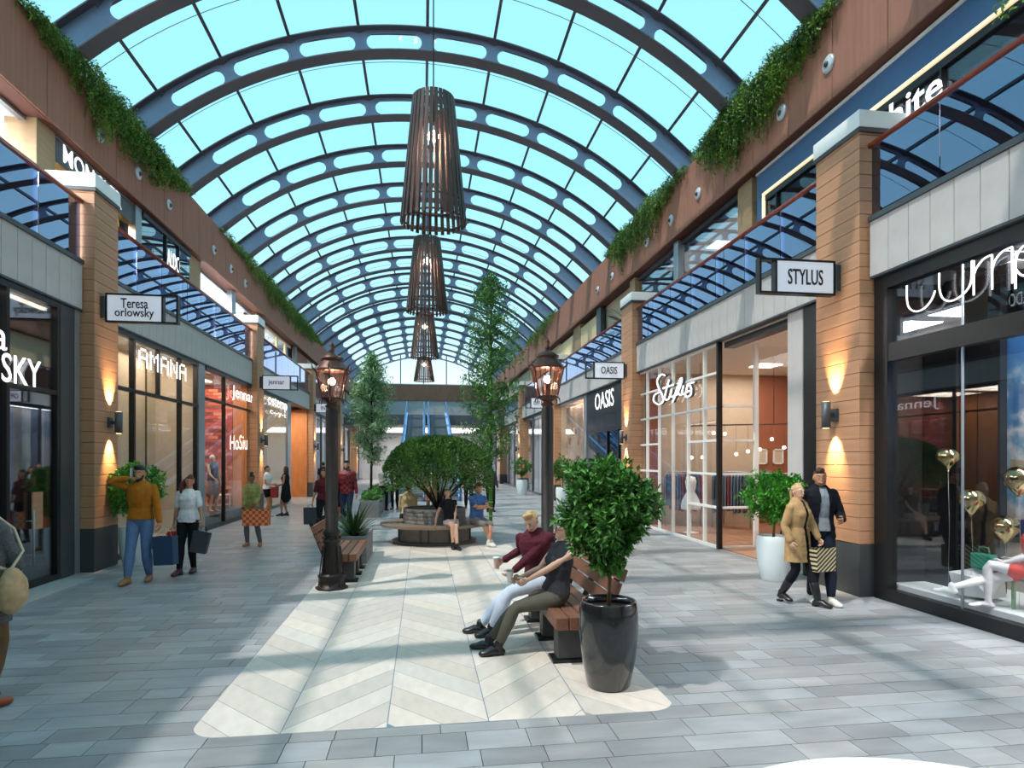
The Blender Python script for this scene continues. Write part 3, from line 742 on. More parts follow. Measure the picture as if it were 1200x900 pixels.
# blue panel with neon outline, grey glass, white letters
ya, yb = -2, hx(886, XU); zn = Zat(228, XU, hx(893, XU)); yn = hx(894, XU)
bp_ = MB().box(XU+.02, XU+.2, ya, yb, zn, zu1-.05).build('blue_panel', mat('steel_blue', (62, 98, 140), .45, var=.04), kind='structure')
MB().box(XU+.02, XU+.2, yn, yb, zu0, zn).build('blue_panel', mat('steel_blue', (62, 98, 140), .45, var=.04), bp_)
MB().box(XU-.01, XU+.02, ya, yb, zu1-.05, zu1-.005).build('white_strip', white_m, bp_)
ns = thing('neon_strip', 'cream light strip outlining the blue panelled shop front upstairs', 'light strip', (XU, 0, 0))
MB().box(-.02, .02, ya, yn, zn-.045, zn).build('tube_run', mat('cream_neon', (255, 224, 178), .5, emit=.9), ns)
MB().box(-.02, .02, yn-.06, yn, zu0, zn-.06).build('tube_drop', mat('cream_neon', (255, 224, 178), .5, emit=.9), ns)
glazing(XU+.05, ya, yn-.08, zu0, zn-.07, [hx(1106, XU+.05), hx(912, XU+.05)], [], black_m, glassmat('grey_glass', (.72, .73, .76), .12, base=.02), fw=.03)
room(XU+.12, XU+2.5, ya, yn, zu0, zn, mat('grey_wall', (150, 152, 156), .7), dark_int, mat('grey_ceiling2', (96, 98, 104), .7), 120, (1, 1, 1))
sb = thing('shop_sign', 'white lower-case lettering on grey glass partly hidden by the white pillar cap, upper right', 'sign', (XU, hx(1106, XU), 0))
yl = hx(1106, XU); yw_ = hx(1010, XU); zb_ = Zat(143, XU, hx(1068, XU))
word('hite', sb, (-.02, .92, 6.60), 'R', .92, .40, letter_lt, off=.012)
# dim brown shop
ya, yb = hx(864, XU), hx(745, XU)
glazing(XG, ya, yb, zu0, zu1-.02, [], [], dgrey, glass_dark); post(XU, 1, hx(796, XU), hx(791, XU), zu0, zu1, silver)
room(XG+.1, XG+2.2, ya, yb, zu0, zu1, mat('dim_taupe', (112, 98, 84), .8, var=.1), dark_int, mat('dim_taupe', (112, 98, 84), .8), 30, (1, .85, .7))
post(XU, 1, hx(705, XU), hx(700, XU), zu0, zu1, dgrey)
MB().box(XU+.25, XU+.3, hx(738, XU), hx(705, XU), zu0, zu1).build('grey_infill', mat('grey_infill', (96, 98, 100), .7), kind='structure')
for a, b in ((699.5, 680.5), (671.5, 655)):
    y0_, y1_ = hx(a, XU), hx(b, XU); cb = MB().box(XU+.04, XU+.1, y0_, y1_, zu0, zu1-.15).build('cream_infill', joint, kind='structure')
    n = 4; w_ = (y1_-y0_)/n
    for k in range(n): MB().bbox(XU, XU+.05, y0_+k*w_+.006, y0_+(k+1)*w_-.006, zu0, zu1-.2, .004).build('panel', cream, cb)
MB().box(XU+.1, XU+.15, hx(654, XU), hx(626, XU), zu0, zu1).build('cream_infill', cream, kind='structure')
MB().box(XU+.1, XU+.15, hx(619, XU), YEND, zu0, zu1).build('pale_infill', beige, kind='structure')
MB().box(XU+.2, XU+.25, hx(738, XU)-.5, YEND, zu0, zu1).build('rear_infill', beige, kind='structure')

# ------------------------------------------------ round fascia lamps
for side, X, s_, us in (('left', XL_F, 1, (116, 161, 197, 250, 270, 287)), ('right', XR_F, -1, (972, 917, 819, 787, 759, 718, 701))):
    me = MB(); 
    for i, u in enumerate(us):
        vL = {116: 158, 161: 203, 197: 240, 250: 293, 270: 315, 287: 332, 972: 75, 917: 132, 819: 227, 787: 258, 759: 284, 718: 324, 701: 340}[u]
        y = hx(u, X); z = Zat(vL, X, y)
        t = thing('fascia_lamp', 'round silver fascia lamp, %s along the rust band on the %s' % (('first', 'second', 'third', 'fourth', 'fifth', 'sixth', 'seventh')[i], side), 'lamp', (X, y, z))
        b = MB(); b.tube([(0, 0, 0), (s_*.03, 0, 0), (s_*.05, 0, 0)], [.14, .14, .11], 20).build('rim', mat('pale_silver', (214, 218, 224), .35, .2), t)
        MB().tube([(s_*.045, 0, 0), (s_*.056, 0, 0)], [.085, .075], 16).build('lens', mat('lens_pale', (200, 210, 220), .2), t)
        MB().ball((s_*.05, 0, -.01), .05, 10, 6).build('eye', dgrey, t)

# ------------------------------------------------ wall lamps on the pillars
def sconce(side, y, i):
    s_ = -1 if side == 'R' else 1; X = 5.95 if side == 'R' else -5.45
    y = y+PD*.52
    t = thing('wall_lamp', 'grey up-and-down wall lamp on the %s pillar of the %s side' % (NTH[i], 'right' if side == 'R' else 'left'), 'wall lamp', (X, y, 2.54))
    MB().box(0, s_*.03, -.07, .07, -.09, .09).box(0, s_*.11, -.02, .02, -.03, .03).build('bracket', dgrey, t)
    MB().lathe((s_*.155, 0, 0), [(.055, -.19), (.062, -.19), (.062, .19), (.055, .19)], 14).build('barrel', mat('lamp_grey', (92, 96, 102), .45, .4), t)
    for q in (1, -1):
        MB().lathe((s_*.155, 0, q*.192), [(.045, 0), (.045, .002)], 12).build('lens', mat('warm_lens', (255, 214, 150), .5, emit=6), t)
        lamp('SPOT', (X+s_*.13, y, 2.54+q*.22), 210 if i < 2 else 160, (1, .66, .32), .02, rot=Vector((-s_*.42, 0, q)).to_track_quat('-Z', 'Y').to_euler(), spot=radians(62), blend=.9)
for i in range(5):
    sconce('R', pillR[i], i); sconce('L', pillL[i], i)

# ------------------------------------------------ blade signs
sign_white = mat('sign_face', (222, 226, 236), .5, emit=.35)  # faint glow added to the face so it reads bright in shade
def blade(side, y, i, lines, lab, flip=False):
    s_ = 1 if side == 'R' else -1; X = 5.95 if side == 'R' else -5.45
    t = thing('blade_sign', lab, 'sign', (X, y, 4.25)); d = -s_
    w, h, dp = 1.24, .5, .11
    x0 = d*.07; x1 = d*w; xm = d*(w-.27)
    MB().bbox(min(0, x0), max(0, x0), -.02, dp+.02, .06, h-.06, .004).build('bracket', dgrey, t)
    def B(a, b, z0, z1, y0=0, y1=dp): return MB().box(min(a, b), max(a, b), y0, y1, z0, z1)
    B(x0, x1, 0, .03).build('frame_bar', black_m, t); B(x0, x1, h-.03, h).build('frame_bar', black_m, t)
    for a in (x0, xm, x1-d*.03): B(a, a+d*.03, .03, h-.03).build('frame_bar', black_m, t)
    B(x0+d*.03, xm, .03, h-.03, .01, dp-.01).build('face', sign_white, t)
    xl = min(x0+d*.03, xm); fw = abs(xm-x0-d*.03)
    for j, (s, wf, z0, zh) in enumerate(lines):
        word(s, t, (xl+fw*(1-wf)/2, .004, z0*h), 'F', fw*wf, zh*h, mat('ink', (30, 30, 34), .5), ext=.006, off=.004, single=False)
blade('R', 8.15, 0, [('STYLUS', .62, .28, .44)], 'blade sign with black capitals on the nearest right pillar')
blade('L', 11.5, 0, [('Teresa', .5, .5, .34), ('orlowsky', .72, .12, .38)], 'blade sign with two lines of text on the nearest left pillar')
blade('R', 17.55, 1, [('OASIS', .56, .3, .42)], 'blade sign with black capitals on the second right pillar')
blade('L', 22.0, 1, [('jennar', .6, .28, .42)], 'blade sign with small lower-case name on the second left pillar')
blade('R', 28.2, 2, [('OFF NOI', .75, .3, .4)], 'blade sign with two short words on the third right pillar')
blade('L', 32.6, 2, [('INC', .45, .3, .4)], 'blade sign behind the left street lamp on the third left pillar')

# ------------------------------------------------ shop names
X = XL_W+.08
sg = thing('shop_sign', 'big white capitals on the dark window at the left edge', 'sign', (X, 0, 0))
yk = hx(15, X); w_ = hx(49, X)-hx(15, X)
zz = Zat(452, X, hx(30, X))
yS = hx(-28, X)
word('SKY', sg, (0, hx(2, X), zz), 'L', hx(48, X)-hx(2, X), .40, letter_lt, off=.004)
word('ORLOW', sg, (0, hx(2, X)-2.1, zz), 'L', 2.0, .40, letter_lt, off=.004)
word('eresa', sg, (0, hx(8, X)-1.35, Zat(411, X, hx(5, X))), 'L', 1.35, .27, letter_lt, off=.004)
# AMANA in a grid of little squares
F5 = {'A': ['01110', '10001', '10001', '11111', '10001', '10001', '10001'], 'M': ['10001', '11011', '10101', '10101', '10001', '10001', '10001'], 'N': ['10001', '11001', '10101', '10101', '10011', '10001', '10001']}
sg = thing('shop_sign', 'white block capitals built of small squares on the beige shop window', 'sign', (XL_W+.08, 0, 0))
ya, yb = hx(157, XL_W), hx(214, XL_W); z0 = Zat(429, XL_W, ya); cell = (yb-ya)/29.; ch = (Zat(406, XL_W, ya)-z0)/7
for i, c in enumerate('AMANA'):
    m = MB()
    for r_ in range(7):
        for k in range(5):
            if F5[c][r_][k] == '1': y = ya+(i*6+k)*cell; z = z0+(6-r_)*ch; m.box(0, .006, y+.012, y+cell-.012, z+.005, z+ch-.005)
    m.build('letter', letter_lt, sg)
sg = thing('shop_sign', 'white lettering over the brick-walled shop window', 'sign', (XL_W+.08, hx(269, XL_W), 0))
word('Jennar', sg, (0, 0, Zat(469, XL_W, hx(270, XL_W))), 'L', hx(294, XL_W)-hx(269, XL_W), .46, letter_lt, off=0)
sg = thing('shop_sign', 'thin white name on the orange wood wall inside the brick-walled shop', 'sign', (0, ybrick-.021, 0))
word('HoSiu', sg, (Xat(270, ybrick), 0, Zat(527, -6.1, ybrick)), 'F', Xat(290, ybrick)-Xat(270, ybrick), .48, letter_lt, off=.0)
y0 = hx(311.5, XL_W)
sg = thing('shop_sign', 'white rounded name over the beige window between second and third left pillars', 'sign', (XL_W+.08, y0, 0))
word('ostemp', sg, (0, 0, Zat(485, XL_W, hx(334, XL_W))), 'L', hx(334, XL_W)-y0, .46, letter_lt, off=.0)
word('c--y-t', sg, (0, .3, Zat(492, XL_W, hx(334, XL_W))), 'L', (hx(334, XL_W)-y0)*.85, .22, letter_lt, off=0)
sg = thing('shop_sign', 'two small glowing marks on the wood wall left of the third left pillar', 'sign', (XL_W-.852, hx(345, XL_W-.9), 0))
MB().box(-.06, -.004, .1, 1.3, Zat(503, XL_W, hx(345, XL_W))-.02, Zat(503, XL_W, hx(345, XL_W))+.03).build('mount', dgrey, sg); word('6b', sg, (0, 0, Zat(503, XL_W, hx(345, XL_W))), 'L', 1.4, .42, letter_lt, off=0)
sg = thing('shop_sign', 'tall white capitals on the black shop front', 'sign', (XR_W-.021, hx(698, XR_W), 0))
ya, yb = hx(720, XR_W), hx(698, XR_W)
word('OASIS', sg, (0, 0, 3.66), 'R', yb-ya, .58, letter_lt, off=0)

# script sign and tube sign made of bent strokes
def strokes(parent, lst, X, side, m, r_, name='letter'):
    """lst: polylines of (y, z) at the plane X"""
    for pl_ in lst:
        pts = [(X, y, z) for y, z in pl_]
        MB().tube(pts, r_, 8).build(name, m, parent)
def smoothp(p, k=5):
    out = []
    for i in range(len(p)-1):
        a, b, c, d = p[max(0, i-1)], p[i], p[i+1], p[min(len(p)-1, i+2)]
        for j in range(k):
            t = j/k; out.append(tuple(.5*((2*b[q])+(-a[q]+c[q])*t+(2*a[q]-5*b[q]+4*c[q]-d[q])*t*t+(-a[q]+3*b[q]-3*c[q]+d[q])*t**3) for q in (0, 1)))
    return out+[p[-1]]
XS = XR_W-.12
def P(u, v, X=XS): y = hx(u, X); return (y, Zat(v, X, y))
sg = thing('shop_sign', 'white handwritten-style name on the clothing shop window', 'sign', (0, 0, 0))
paths = [[(779, 440), (775, 439), (770, 446), (772, 455), (776, 463), (777, 470), (772, 474), (766, 470), (767, 463), (772, 460)],
         [(784, 445), (781, 456), (779, 467), (783, 468), (786, 461)], [(777, 455), (789, 451)],
         [(787, 456), (786, 464), (790, 464), (794, 453)], [(794, 453), (791, 464), (788, 471)],
         [(793, 463), (798, 450), (799, 443), (796, 447), (795, 460), (798, 463), (800, 458)],
         [(801, 452), (799, 461), (803, 461), (806, 450), (804, 459), (808, 458)],
         [(813, 448), (808, 450), (810, 456), (809, 463), (804, 465), (803, 461)]]
strokes(sg, [smoothp([P(*q) for q in p]) for p in paths], XS, 'R', letter_lt, .02)
strokes(sg, [smoothp([P(*q) for q in p]) for p in paths], XS+.06, 'R', dgrey, .03, 'letter_shadow_box')
XS = XR_W-.10
sg = thing('neon_sign', 'thin white tube lettering on the dark window of the balloon display', 'sign', (0, 0, 0))
def Q(u, v): return P(u, v, XS)
def C_(x, y): return (1040+x/7.5, 280+y/7.5)
tubes = [[(170, 410), (172, 540), (195, 610), (255, 638), (330, 605), (390, 530), (418, 455)],
         [(455, 300), (457, 440), (485, 520), (545, 547), (620, 520), (690, 460), (730, 390), (740, 300), (742, 190)],
         [(757, 190), (758, 495)], [(758, 320), (780, 260), (830, 190), (880, 155), (918, 140)], [(918, 140), (920, 445)],
         [(920, 260), (945, 190), (1000, 120), (1050, 90), (1095, 70)], [(1095, 70), (1097, 390)],
         [(1125, 440), (1126, 200), (1150, 120), (1200, 60), (1290, 40), (1340, 120), (1330, 230), (1260, 310), (1180, 320), (1130, 270)]]
strokes(sg, [smoothp([Q(*C_(*q)) for q in p]) if len(p) > 2 else [Q(*C_(*q)) for q in p] for p in tubes], XS, 'R', letter_lt, .010)
# ================================================================ PLANTS
def leafmat(name, rgb, rgb2):
    m = mat(name, rgb, .5, island=.35, rgb2=rgb2, vscale=2.5, spec=.4)
    return m
leaf_a = leafmat('leaf_green', (98, 154, 66), (52, 102, 44))
leaf_b = leafmat('leaf_bright', (104, 186, 60), (58, 140, 44))
leaf_ivy = leafmat('ivy_green', (122, 162, 54), (58, 100, 30))
leaf_dark = leafmat('topiary_green', (98, 142, 56), (46, 84, 34))
leaf_grey = leafmat('grey_green_leaf', (160, 196, 150), (104, 150, 100))
leaf_palm = leafmat('palm_green', (64, 96, 50), (40, 66, 36))
bark = mat('bark', (112, 92, 66), .85, var=.2, vscale=20, bump=.4)
bark_dark = mat('dark_bark', (52, 44, 38), .85, var=.2, vscale=20)
bamboo_m = mat('bamboo_green', (66, 112, 34), .4, var=.1)
soil = mat('soil', (58, 48, 42), .95, var=.3, vscale=30, bump=.5)
def leaf(mb, p, d, n, L, W):
    """a folded leaf of two quads starting at p along d"""
    s = d.cross(n).normalized(); q = n*(.18*W)
    a, b, c = p, p+d*L*.5, p+d*L
    mb.add([a, b+s*W*.5+q, c, b, b-s*W*.5+q], [(0, 1, 2, 3), (0, 3, 2, 4)])
def rdir(rg):
    while 1:
        v = Vector((rg.uniform(-1, 1), rg.uniform(-1, 1), rg.uniform(-1, 1)))
        if .05 < v.length < 1: return v.normalized()
def crown(rg, c, rad, n, L, W, lump=.34, hollow=.45, up=.25, narrow=.3):
    """leaves in clusters over an uneven ball"""
    mb = MB(); c = Vector(c); ph = rg.random()*9
    k = max(1, n//7)
    for i in range(k):
        d = rdir(rg); f = 1+lump*noise.noise(d*2.2+Vector((ph, ph, 0)))*1.6
        r_ = hollow+(1-hollow)*rg.random()**.45
        kk = 1-narrow*max(0, -d.z)
        tip = c+Vector((d.x*rad[0]*kk, d.y*rad[1]*kk, d.z*rad[2]))*r_*f
        for j in range(7):
            v = (d*.6+rdir(rg)*.9+Vector((0, 0, up*(rg.random()-.6)))).normalized()
            nn = (Vector((0, 0, 1))+rdir(rg)*.5).normalized()
            if abs(v.dot(nn)) > .9: nn = Vector((1, 0, 0))
            leaf(mb, tip+rdir(rg)*L*.3, v, nn, L*rg.uniform(.7, 1.2), W*rg.uniform(.8, 1.2))
    return mb
def branches(mb, rg, base, c, rad, n, r0):
    base = Vector(base); c = Vector(c)
    for i in range(n):
        d = rdir(rg); d.z = abs(d.z)*.7-.1
        e = c+Vector((d.x*rad[0], d.y*rad[1], d.z*rad[2]))*.8
        mid = base.lerp(e, .5)+rdir(rg)*.05
        mb.tube([base, mid, e], [r0, r0*.6, r0*.25], 6)
    return mb
def potted(x, y, potr, poth, pm, lab, crad, cz, lm, trunk, seed, n=5200, L=.07, W=.035, cat='potted tree', name='potted_tree', narrow=.3, cx=0):
    rg = random.Random(seed)
    t = thing(name, lab, cat, (x, y, 0))
    R = potr
    prof = [(R*.68, 0), (R*.74, .02), (R*.93, poth*.35), (R*1.02, poth*.65), (R*1.0, poth*.88), (R*.95, poth*.985), (R*.93, poth), (R*.87, poth), (R*.86, poth-.06)]
    MB().lathe((0, 0, 0), prof, 40, cap1=False).build('pot', pm, t)
    MB().lathe((0, 0, poth-.07), [(.0, 0), (R*.87, 0)], 24, cap0=False, cap1=False).build('soil', soil, t)
    b = MB(); b.tube([(0, 0, poth-.08), (.01, -.01, (poth+cz-crad[2])/2+.05), (0, .01, cz-crad[2]*.5)], [trunk*1.2, trunk, trunk*.8], 9); branches(b, rg, (0, .01, cz-crad[2]*.55), (0, 0, cz), crad, 14, trunk*.6)
    b.build('trunk', bark, t)
    crown(rg, (cx, 0, cz), crad, n, L, W, narrow=narrow).build('foliage', lm, t, kind='stuff')
    return t
black_pot = mat('black_glazed_pot', (30, 31, 33), .16, spec=.7, coat=.6)
white_pot = mat('white_glazed_pot', (228, 238, 240), .3, coat=.3)
potted(1.545, 5.03, .245, .72, black_pot, 'leafy green ficus in the big glossy black pot at the end of the right bench', (.37, .37, .45), 1.42, leaf_a, .016, 5, n=9500, narrow=.75, L=.075, W=.036)
potted(5.46, 9.05, .25, .70, white_pot, 'bushy green tree in a white pot behind the couple on the right', (.44, .44, .38), 1.32, leaf_b, .018, 6, n=5200)
potted(-5.10, 11.95, .25, .70, white_pot, 'bright green tree in a white pot behind the man in the mustard sweater', (.46, .42, .42), 1.36, leaf_b, .018, 7, n=5200)
potted(5.55, 24.2, .28, .78, white_pot, 'green tree in a white pot beside the tan poster window on the right', (.5, .5, .45), 1.5, leaf_a, .02, 8, n=1800, L=.11, W=.06)
potted(5.25, 32.6, .30, .80, white_pot, 'small far tree in a white pot at the foot of the fourth right pillar', (.5, .5, .42), 1.45, leaf_a, .02, 9, n=1300, L=.12, W=.07)

# hanging greenery along the fascias
def ivy(side, u0, u1, lab, seed, drop, n, rise=.25, back=.25):
    X = XL_F if side == 'L' else XR_F; s_ = 1 if side == 'L' else -1
    ya, yb = sorted((Yat(u0, X), Yat(u1, X))); rg = random.Random(seed)
    t = thing('hanging_greenery', lab, 'hanging plant', (X, ya, ZF1)); L = yb-ya
    mb = MB(); st = MB()
    ns = int(L*n)
    for i in range(ns):
        f = rg.random(); y = f*L
        env = max(.12, min(1, 3.2*f, 3.2*(1-f)))*(.75+.5*noise.noise(Vector((y*1.1, seed, 0))))
        x = s_*rg.uniform(-.25, .05); z = rg.uniform(0, rise)*env
        p = Vector((x, y, z)); v = Vector((s_*rg.uniform(.3, .9), rg.uniform(-.5, .5), rg.uniform(.3, .9))).normalized()
        length = drop*env*rg.uniform(.35, 1.15)+.15; pts = [p.copy()]; d = v; stp = .05
        k = 0; total = 0
        while total < length:
            d = (d+Vector((0, 0, -.42))+rdir(rg)*.12).normalized()
            if (p.x-s_*.02)*s_ < 0 and p.z < 0: d.x = s_*abs(d.x)+s_*.05
            p = p+d*stp; total += stp; pts.append(p.copy())
            for j in range(2):
                w = (rdir(rg)*.9+Vector((s_*.25, 0, -.6))).normalized(); nn = (Vector((s_*.7, 0, .7))+rdir(rg)*.5).normalized()
                leaf(mb, p+rdir(rg)*.02, w, nn, rg.uniform(.05, .085), rg.uniform(.022, .036))
        if i % 3 == 0: st.tube(pts[::2] if len(pts) > 4 else pts, .004, 4)
    mb.build('foliage', leaf_ivy, t, kind='stuff'); st.build('stems', bark_dark, t, kind='stuff')
ivy('L', 18, 217, 'long trail of ivy spilling over the near left rust band', 1, 1.15, 120, .4)
ivy('L', 257, 377, 'ivy trail over the left rust band farther down the hall', 2, 1.15, 48, .4)
ivy('R', 985, 818, 'thick ivy trail spilling over the near right rust band', 3, 1.35, 150, .45)
ivy('R', 807, 712, 'ivy trail over the right rust band behind the second lamp row', 4, 1.3, 75, .4)
ivy('R', 655, 618, 'small ivy tuft over the far right rust band above the right street lamp', 5, 1.2, 22, .4)
t = thing('hanging_greenery', 'small ivy sprig at the very top right corner', 'hanging plant', (XR_U-.05, Yat(1185, XR_U), zn-.05)); rg = random.Random(77); mb = MB()
for i in range(90): leaf(mb, Vector((-.02, rg.uniform(-.5, .15), rg.uniform(-.12, .1))), rdir(rg), Vector((-1, 0, .2)), .07, .03)
mb.build('foliage', leaf_ivy, t, kind='stuff')

# circular bench with planter and umbrella-shaped tree
BX, BY = .28, 14.5
stone = mat('grey_stone_bench', (120, 116, 112), .7, var=.12, vscale=9, bump=.1)
cb = thing('round_bench', 'round bench of dark slats around a grey stone planter in mid hall', 'bench', (BX, BY, 0))
MB().lathe((0, 0, 0), [(.95, 0), (.97, .05), (.9, .06)], 48).build('foot_plate', plinth_m, cb)
MB().lathe((0, 0, 0), [(.84, .05), (.84, .37)], 48, cap0=False).build('plinth', stone, cb)
for a in (-112, -100, -68, -56, -20, 200, 160, 20, 90): 
    a = radians(a); MB().box(-.02, .02, -.02, .02, .06, .37).build('rib', plinth_m, cb, loc=(.85*cos(a), .85*sin(a), 0))
seatm = mat('bench_slat_grey', (132, 112, 96), .6, var=.15, vscale=3, island=.1)
def sector(r0_, r1_, a0, a1, z0, z1, n=6):
    m = MB(); vs = []; fs = []
    for i in range(n+1):
        a = a0+(a1-a0)*i/n
        vs += [(r0_*cos(a), r0_*sin(a), z0), (r1_*cos(a), r1_*sin(a), z0), (r1_*cos(a), r1_*sin(a), z1), (r0_*cos(a), r0_*sin(a), z1)]
    for i in range(n): fs += [(i*4+k, i*4+(k+1) % 4, i*4+4+(k+1) % 4, i*4+4+k) for k in range(4)]
    return m.add(vs, fs+[(3, 2, 1, 0), (n*4, n*4+1, n*4+2, n*4+3)])
for k in range(4):
    r_a = .74+k*.128
    for j in range(8): sector(r_a, r_a+.118, 2*pi*j/8+.004, 2*pi*(j+1)/8-.004, .39, .445).build('slat', seatm, cb)
for k in range(4): MB().lathe((0, 0, 0), [(.72, .445+.085*k), (.72, .445+.085*k+.078), (.66, .445+.085*k+.078), (.66, .445+.085*k)], 40, cap0=False, cap1=False).build('planter_course', stone, cb)
MB().lathe((0, 0, .44), [(.66, 0), (.66, .34)], 40, cap0=False, cap1=False).build('planter_liner', plinth_m, cb)
MB().lathe((0, 0, .75), [(0, 0), (.67, 0)], 32, cap0=False, cap1=False).build('soil', soil, cb)
tr = thing('umbrella_tree', 'dark green umbrella-clipped tree growing in the round bench planter', 'tree', (BX+.09, BY, .75)); rg = random.Random(12)
b = MB()
for i in range(11):
    a = 2*pi*i/11+rg.uniform(-.2, .2); e = Vector((cos(a)*rg.uniform(.5, 1.05), sin(a)*rg.uniform(.5, 1.05), rg.uniform(.85, 1.15)))
    p0 = Vector((0, 0, -.02)); p1 = Vector((e.x*.3, e.y*.3, .25+rg.random()*.1)); p2 = Vector((e.x*.7, e.y*.7, .6+rg.random()*.1))
    b.tube([p0, p1, p2, e], [.035, .028, .02, .01], 6)
    for j in range(3): b.tube([p2, p2+Vector((rg.uniform(-.25, .25), rg.uniform(-.25, .25), .3)), p2+Vector((rg.uniform(-.4, .4), rg.uniform(-.4, .4), .55))], [.014, .009, .005], 5)
b.build('trunk', bark_dark, tr)
mb = MB()
for i in range(21000):      # shell of an umbrella crown: domed top, hollow underside
    a = rg.random()*2*pi; q = sqrt(rg.random())*1.24; top = .74+.92*max(0, 1-(q/1.26)**2.6)**.55
    low = .40+.34*noise.noise(Vector((q*cos(a)*2.2, q*sin(a)*2.2, 3)))+.28*(1-q/1.26)
    z = top-abs(rg.gauss(0, .09)) if rg.random() < .62 else rg.uniform(max(.36, low), top)
    if q > 1.05 and z < .4: continue
    p = Vector((q*cos(a), q*sin(a), z)); w = (Vector((p.x*.5, p.y*.5, p.z-.5)).normalized()+rdir(rg)*.7).normalized(); nn = rdir(rg)
    if abs(nn.dot(w)) > .9: continue
    leaf(mb, p, w, nn, rg.uniform(.06, .1), rg.uniform(.022, .035))
mb.build('foliage', leaf_dark, tr, kind='stuff')

# tall slim trees
def feather(x, y, z0, z1, r_, trunk_m, lm, seed, n, lab, seg=False, trunk_r=.05, ztop=None, L=.16, W=.035):
    rg = random.Random(seed); t = thing('slim_tree', lab, 'tree', (x, y, 0)); zt_ = z1
    b = MB()
    if seg:
        z = 0
        while z < z1*.55: b.lathe((0, 0, z), [(trunk_r*.95, 0), (trunk_r*.86, .04), (trunk_r*.86, .34), (trunk_r, .37)], 12); z += .375
        b.build('cane', trunk_m, t); b = MB()
        for k in range(int(z/.375)): b.lathe((0, 0, k*.375), [(trunk_r*1.06, -.012), (trunk_r*1.08, 0), (trunk_r*1.06, .012)], 12)
        b.build('cane_ring', mat('bamboo_ring', (150, 180, 90), .5), t); b = MB(); b.tube([(0, 0, z), (.03, 0, z1*.98)], [trunk_r*.8, .01], 7)
    else: b.tube([(0, 0, 0), (.03, 0, z1*.5), (0, 0, z1*.97)], [trunk_r, trunk_r*.7, .01], 8)
    mb = MB(); nb = n//45
    for i in range(nb):
        f = rg.random(); z = z0+(z1-z0)*f; prof = max(.12, sin(pi*min(1, (f*.86+.14)))**.7)
        a = rg.random()*2*pi; ln = r_*prof*rg.uniform(.5, 1.1); d = Vector((cos(a), sin(a), rg.uniform(.05, .7))).normalized()
        p = Vector((0, 0, z-.2)); e = p+d*ln; b.tube([p, p.lerp(e, .5)+Vector((0, 0, .05)), e], [.012, .008, .004], 4)
        for j in range(45):
            q = rg.uniform(.2, 1.1); pp = p+d*ln*q+rdir(rg)*.12; v = (d*.5+rdir(rg)+Vector((0, 0, -.2))).normalized()
            leaf(mb, pp, v, (Vector((0, 0, 1))+rdir(rg)*.6).normalized(), L*rg.uniform(.6, 1.2), W*rg.uniform(.8, 1.2))
    b.build('branches', bark_dark if not seg else trunk_m, t); mb.build('foliage', lm, t, kind='stuff')
feather(1.81, 16.5, 2.1, 7.0, .95, bamboo_m, leafmat('bamboo_leaf', (118, 168, 92), (64, 116, 62)), 31, 8500, 'tall slim bamboo-like tree with ringed green cane right of the round bench', seg=True, trunk_r=.058)
feather(-1.82, 22.6, 2.0, 5.75, .85, bark_dark, leaf_grey, 33, 11000, 'pale green slim tree standing behind the left street lamp', trunk_r=.05)

# palms
def palm(x, y, z, r_, h, nf, lm, lab, name='potted_palm', pot=None, seed=1):
    rg = random.Random(seed); t = thing(name, lab, 'plant', (x, y, z))
    if pot: MB().lathe((0, 0, 0), [(pot[0]*.75, 0), (pot[0], pot[1]), (pot[0]*.9, pot[1]), (pot[0]*.88, pot[1]-.04)], 20).build('pot', pot[2], t)
    z0 = pot[1] if pot else 0; st = MB()
    st.tube([(0, 0, z0-.02), (0, 0, z0+h*.25)], [.04, .03], 8)
    for i in range(nf):
        a = 2*pi*i/nf+rg.uniform(-.3, .3); el = rg.uniform(.25, 1.3); L_ = r_*rg.uniform(.75, 1.15); pts = []; p = Vector((0, 0, z0+h*.2)); d = Vector((cos(a)*cos(el), sin(a)*cos(el), sin(el)))
        pts.append(p.copy())
        for k in range(8): d = (d+Vector((0, 0, -.13))).normalized(); p = p+d*L_/8; pts.append(p.copy())
        st.tube(pts, [.012]+[.009-.0008*k for k in range(8)], 5)
        f = MB(); s = Vector((-sin(a), cos(a), 0))
        for k in range(1, 8):
            for q in (0, .5):
                pp = pts[k].lerp(pts[min(8, k+1)], q); ln = r_*.32*sin(pi*(k+q)/9)+.04
                for sg_ in (-1, 1): leaf(f, pp, (s*sg_+d*.7+Vector((0, 0, -.15))).normalized(), Vector((0, 0, 1)), ln, .028)
        f.build('frond', lm, t)
    st.build('stem', bark, t)
palm(6.42, 18.5, ZS1, .95, 2.0, 16, leaf_palm, 'feathery palm standing upstairs behind the second right pillar', pot=(.22, .35, dgrey), seed=3)
palm(-5.9, 22.9, 6.70, .3, .4, 12, leaf_dark, 'tuft of greenery on top of the second left pillar', name='pillar_top_plant', seed=4)

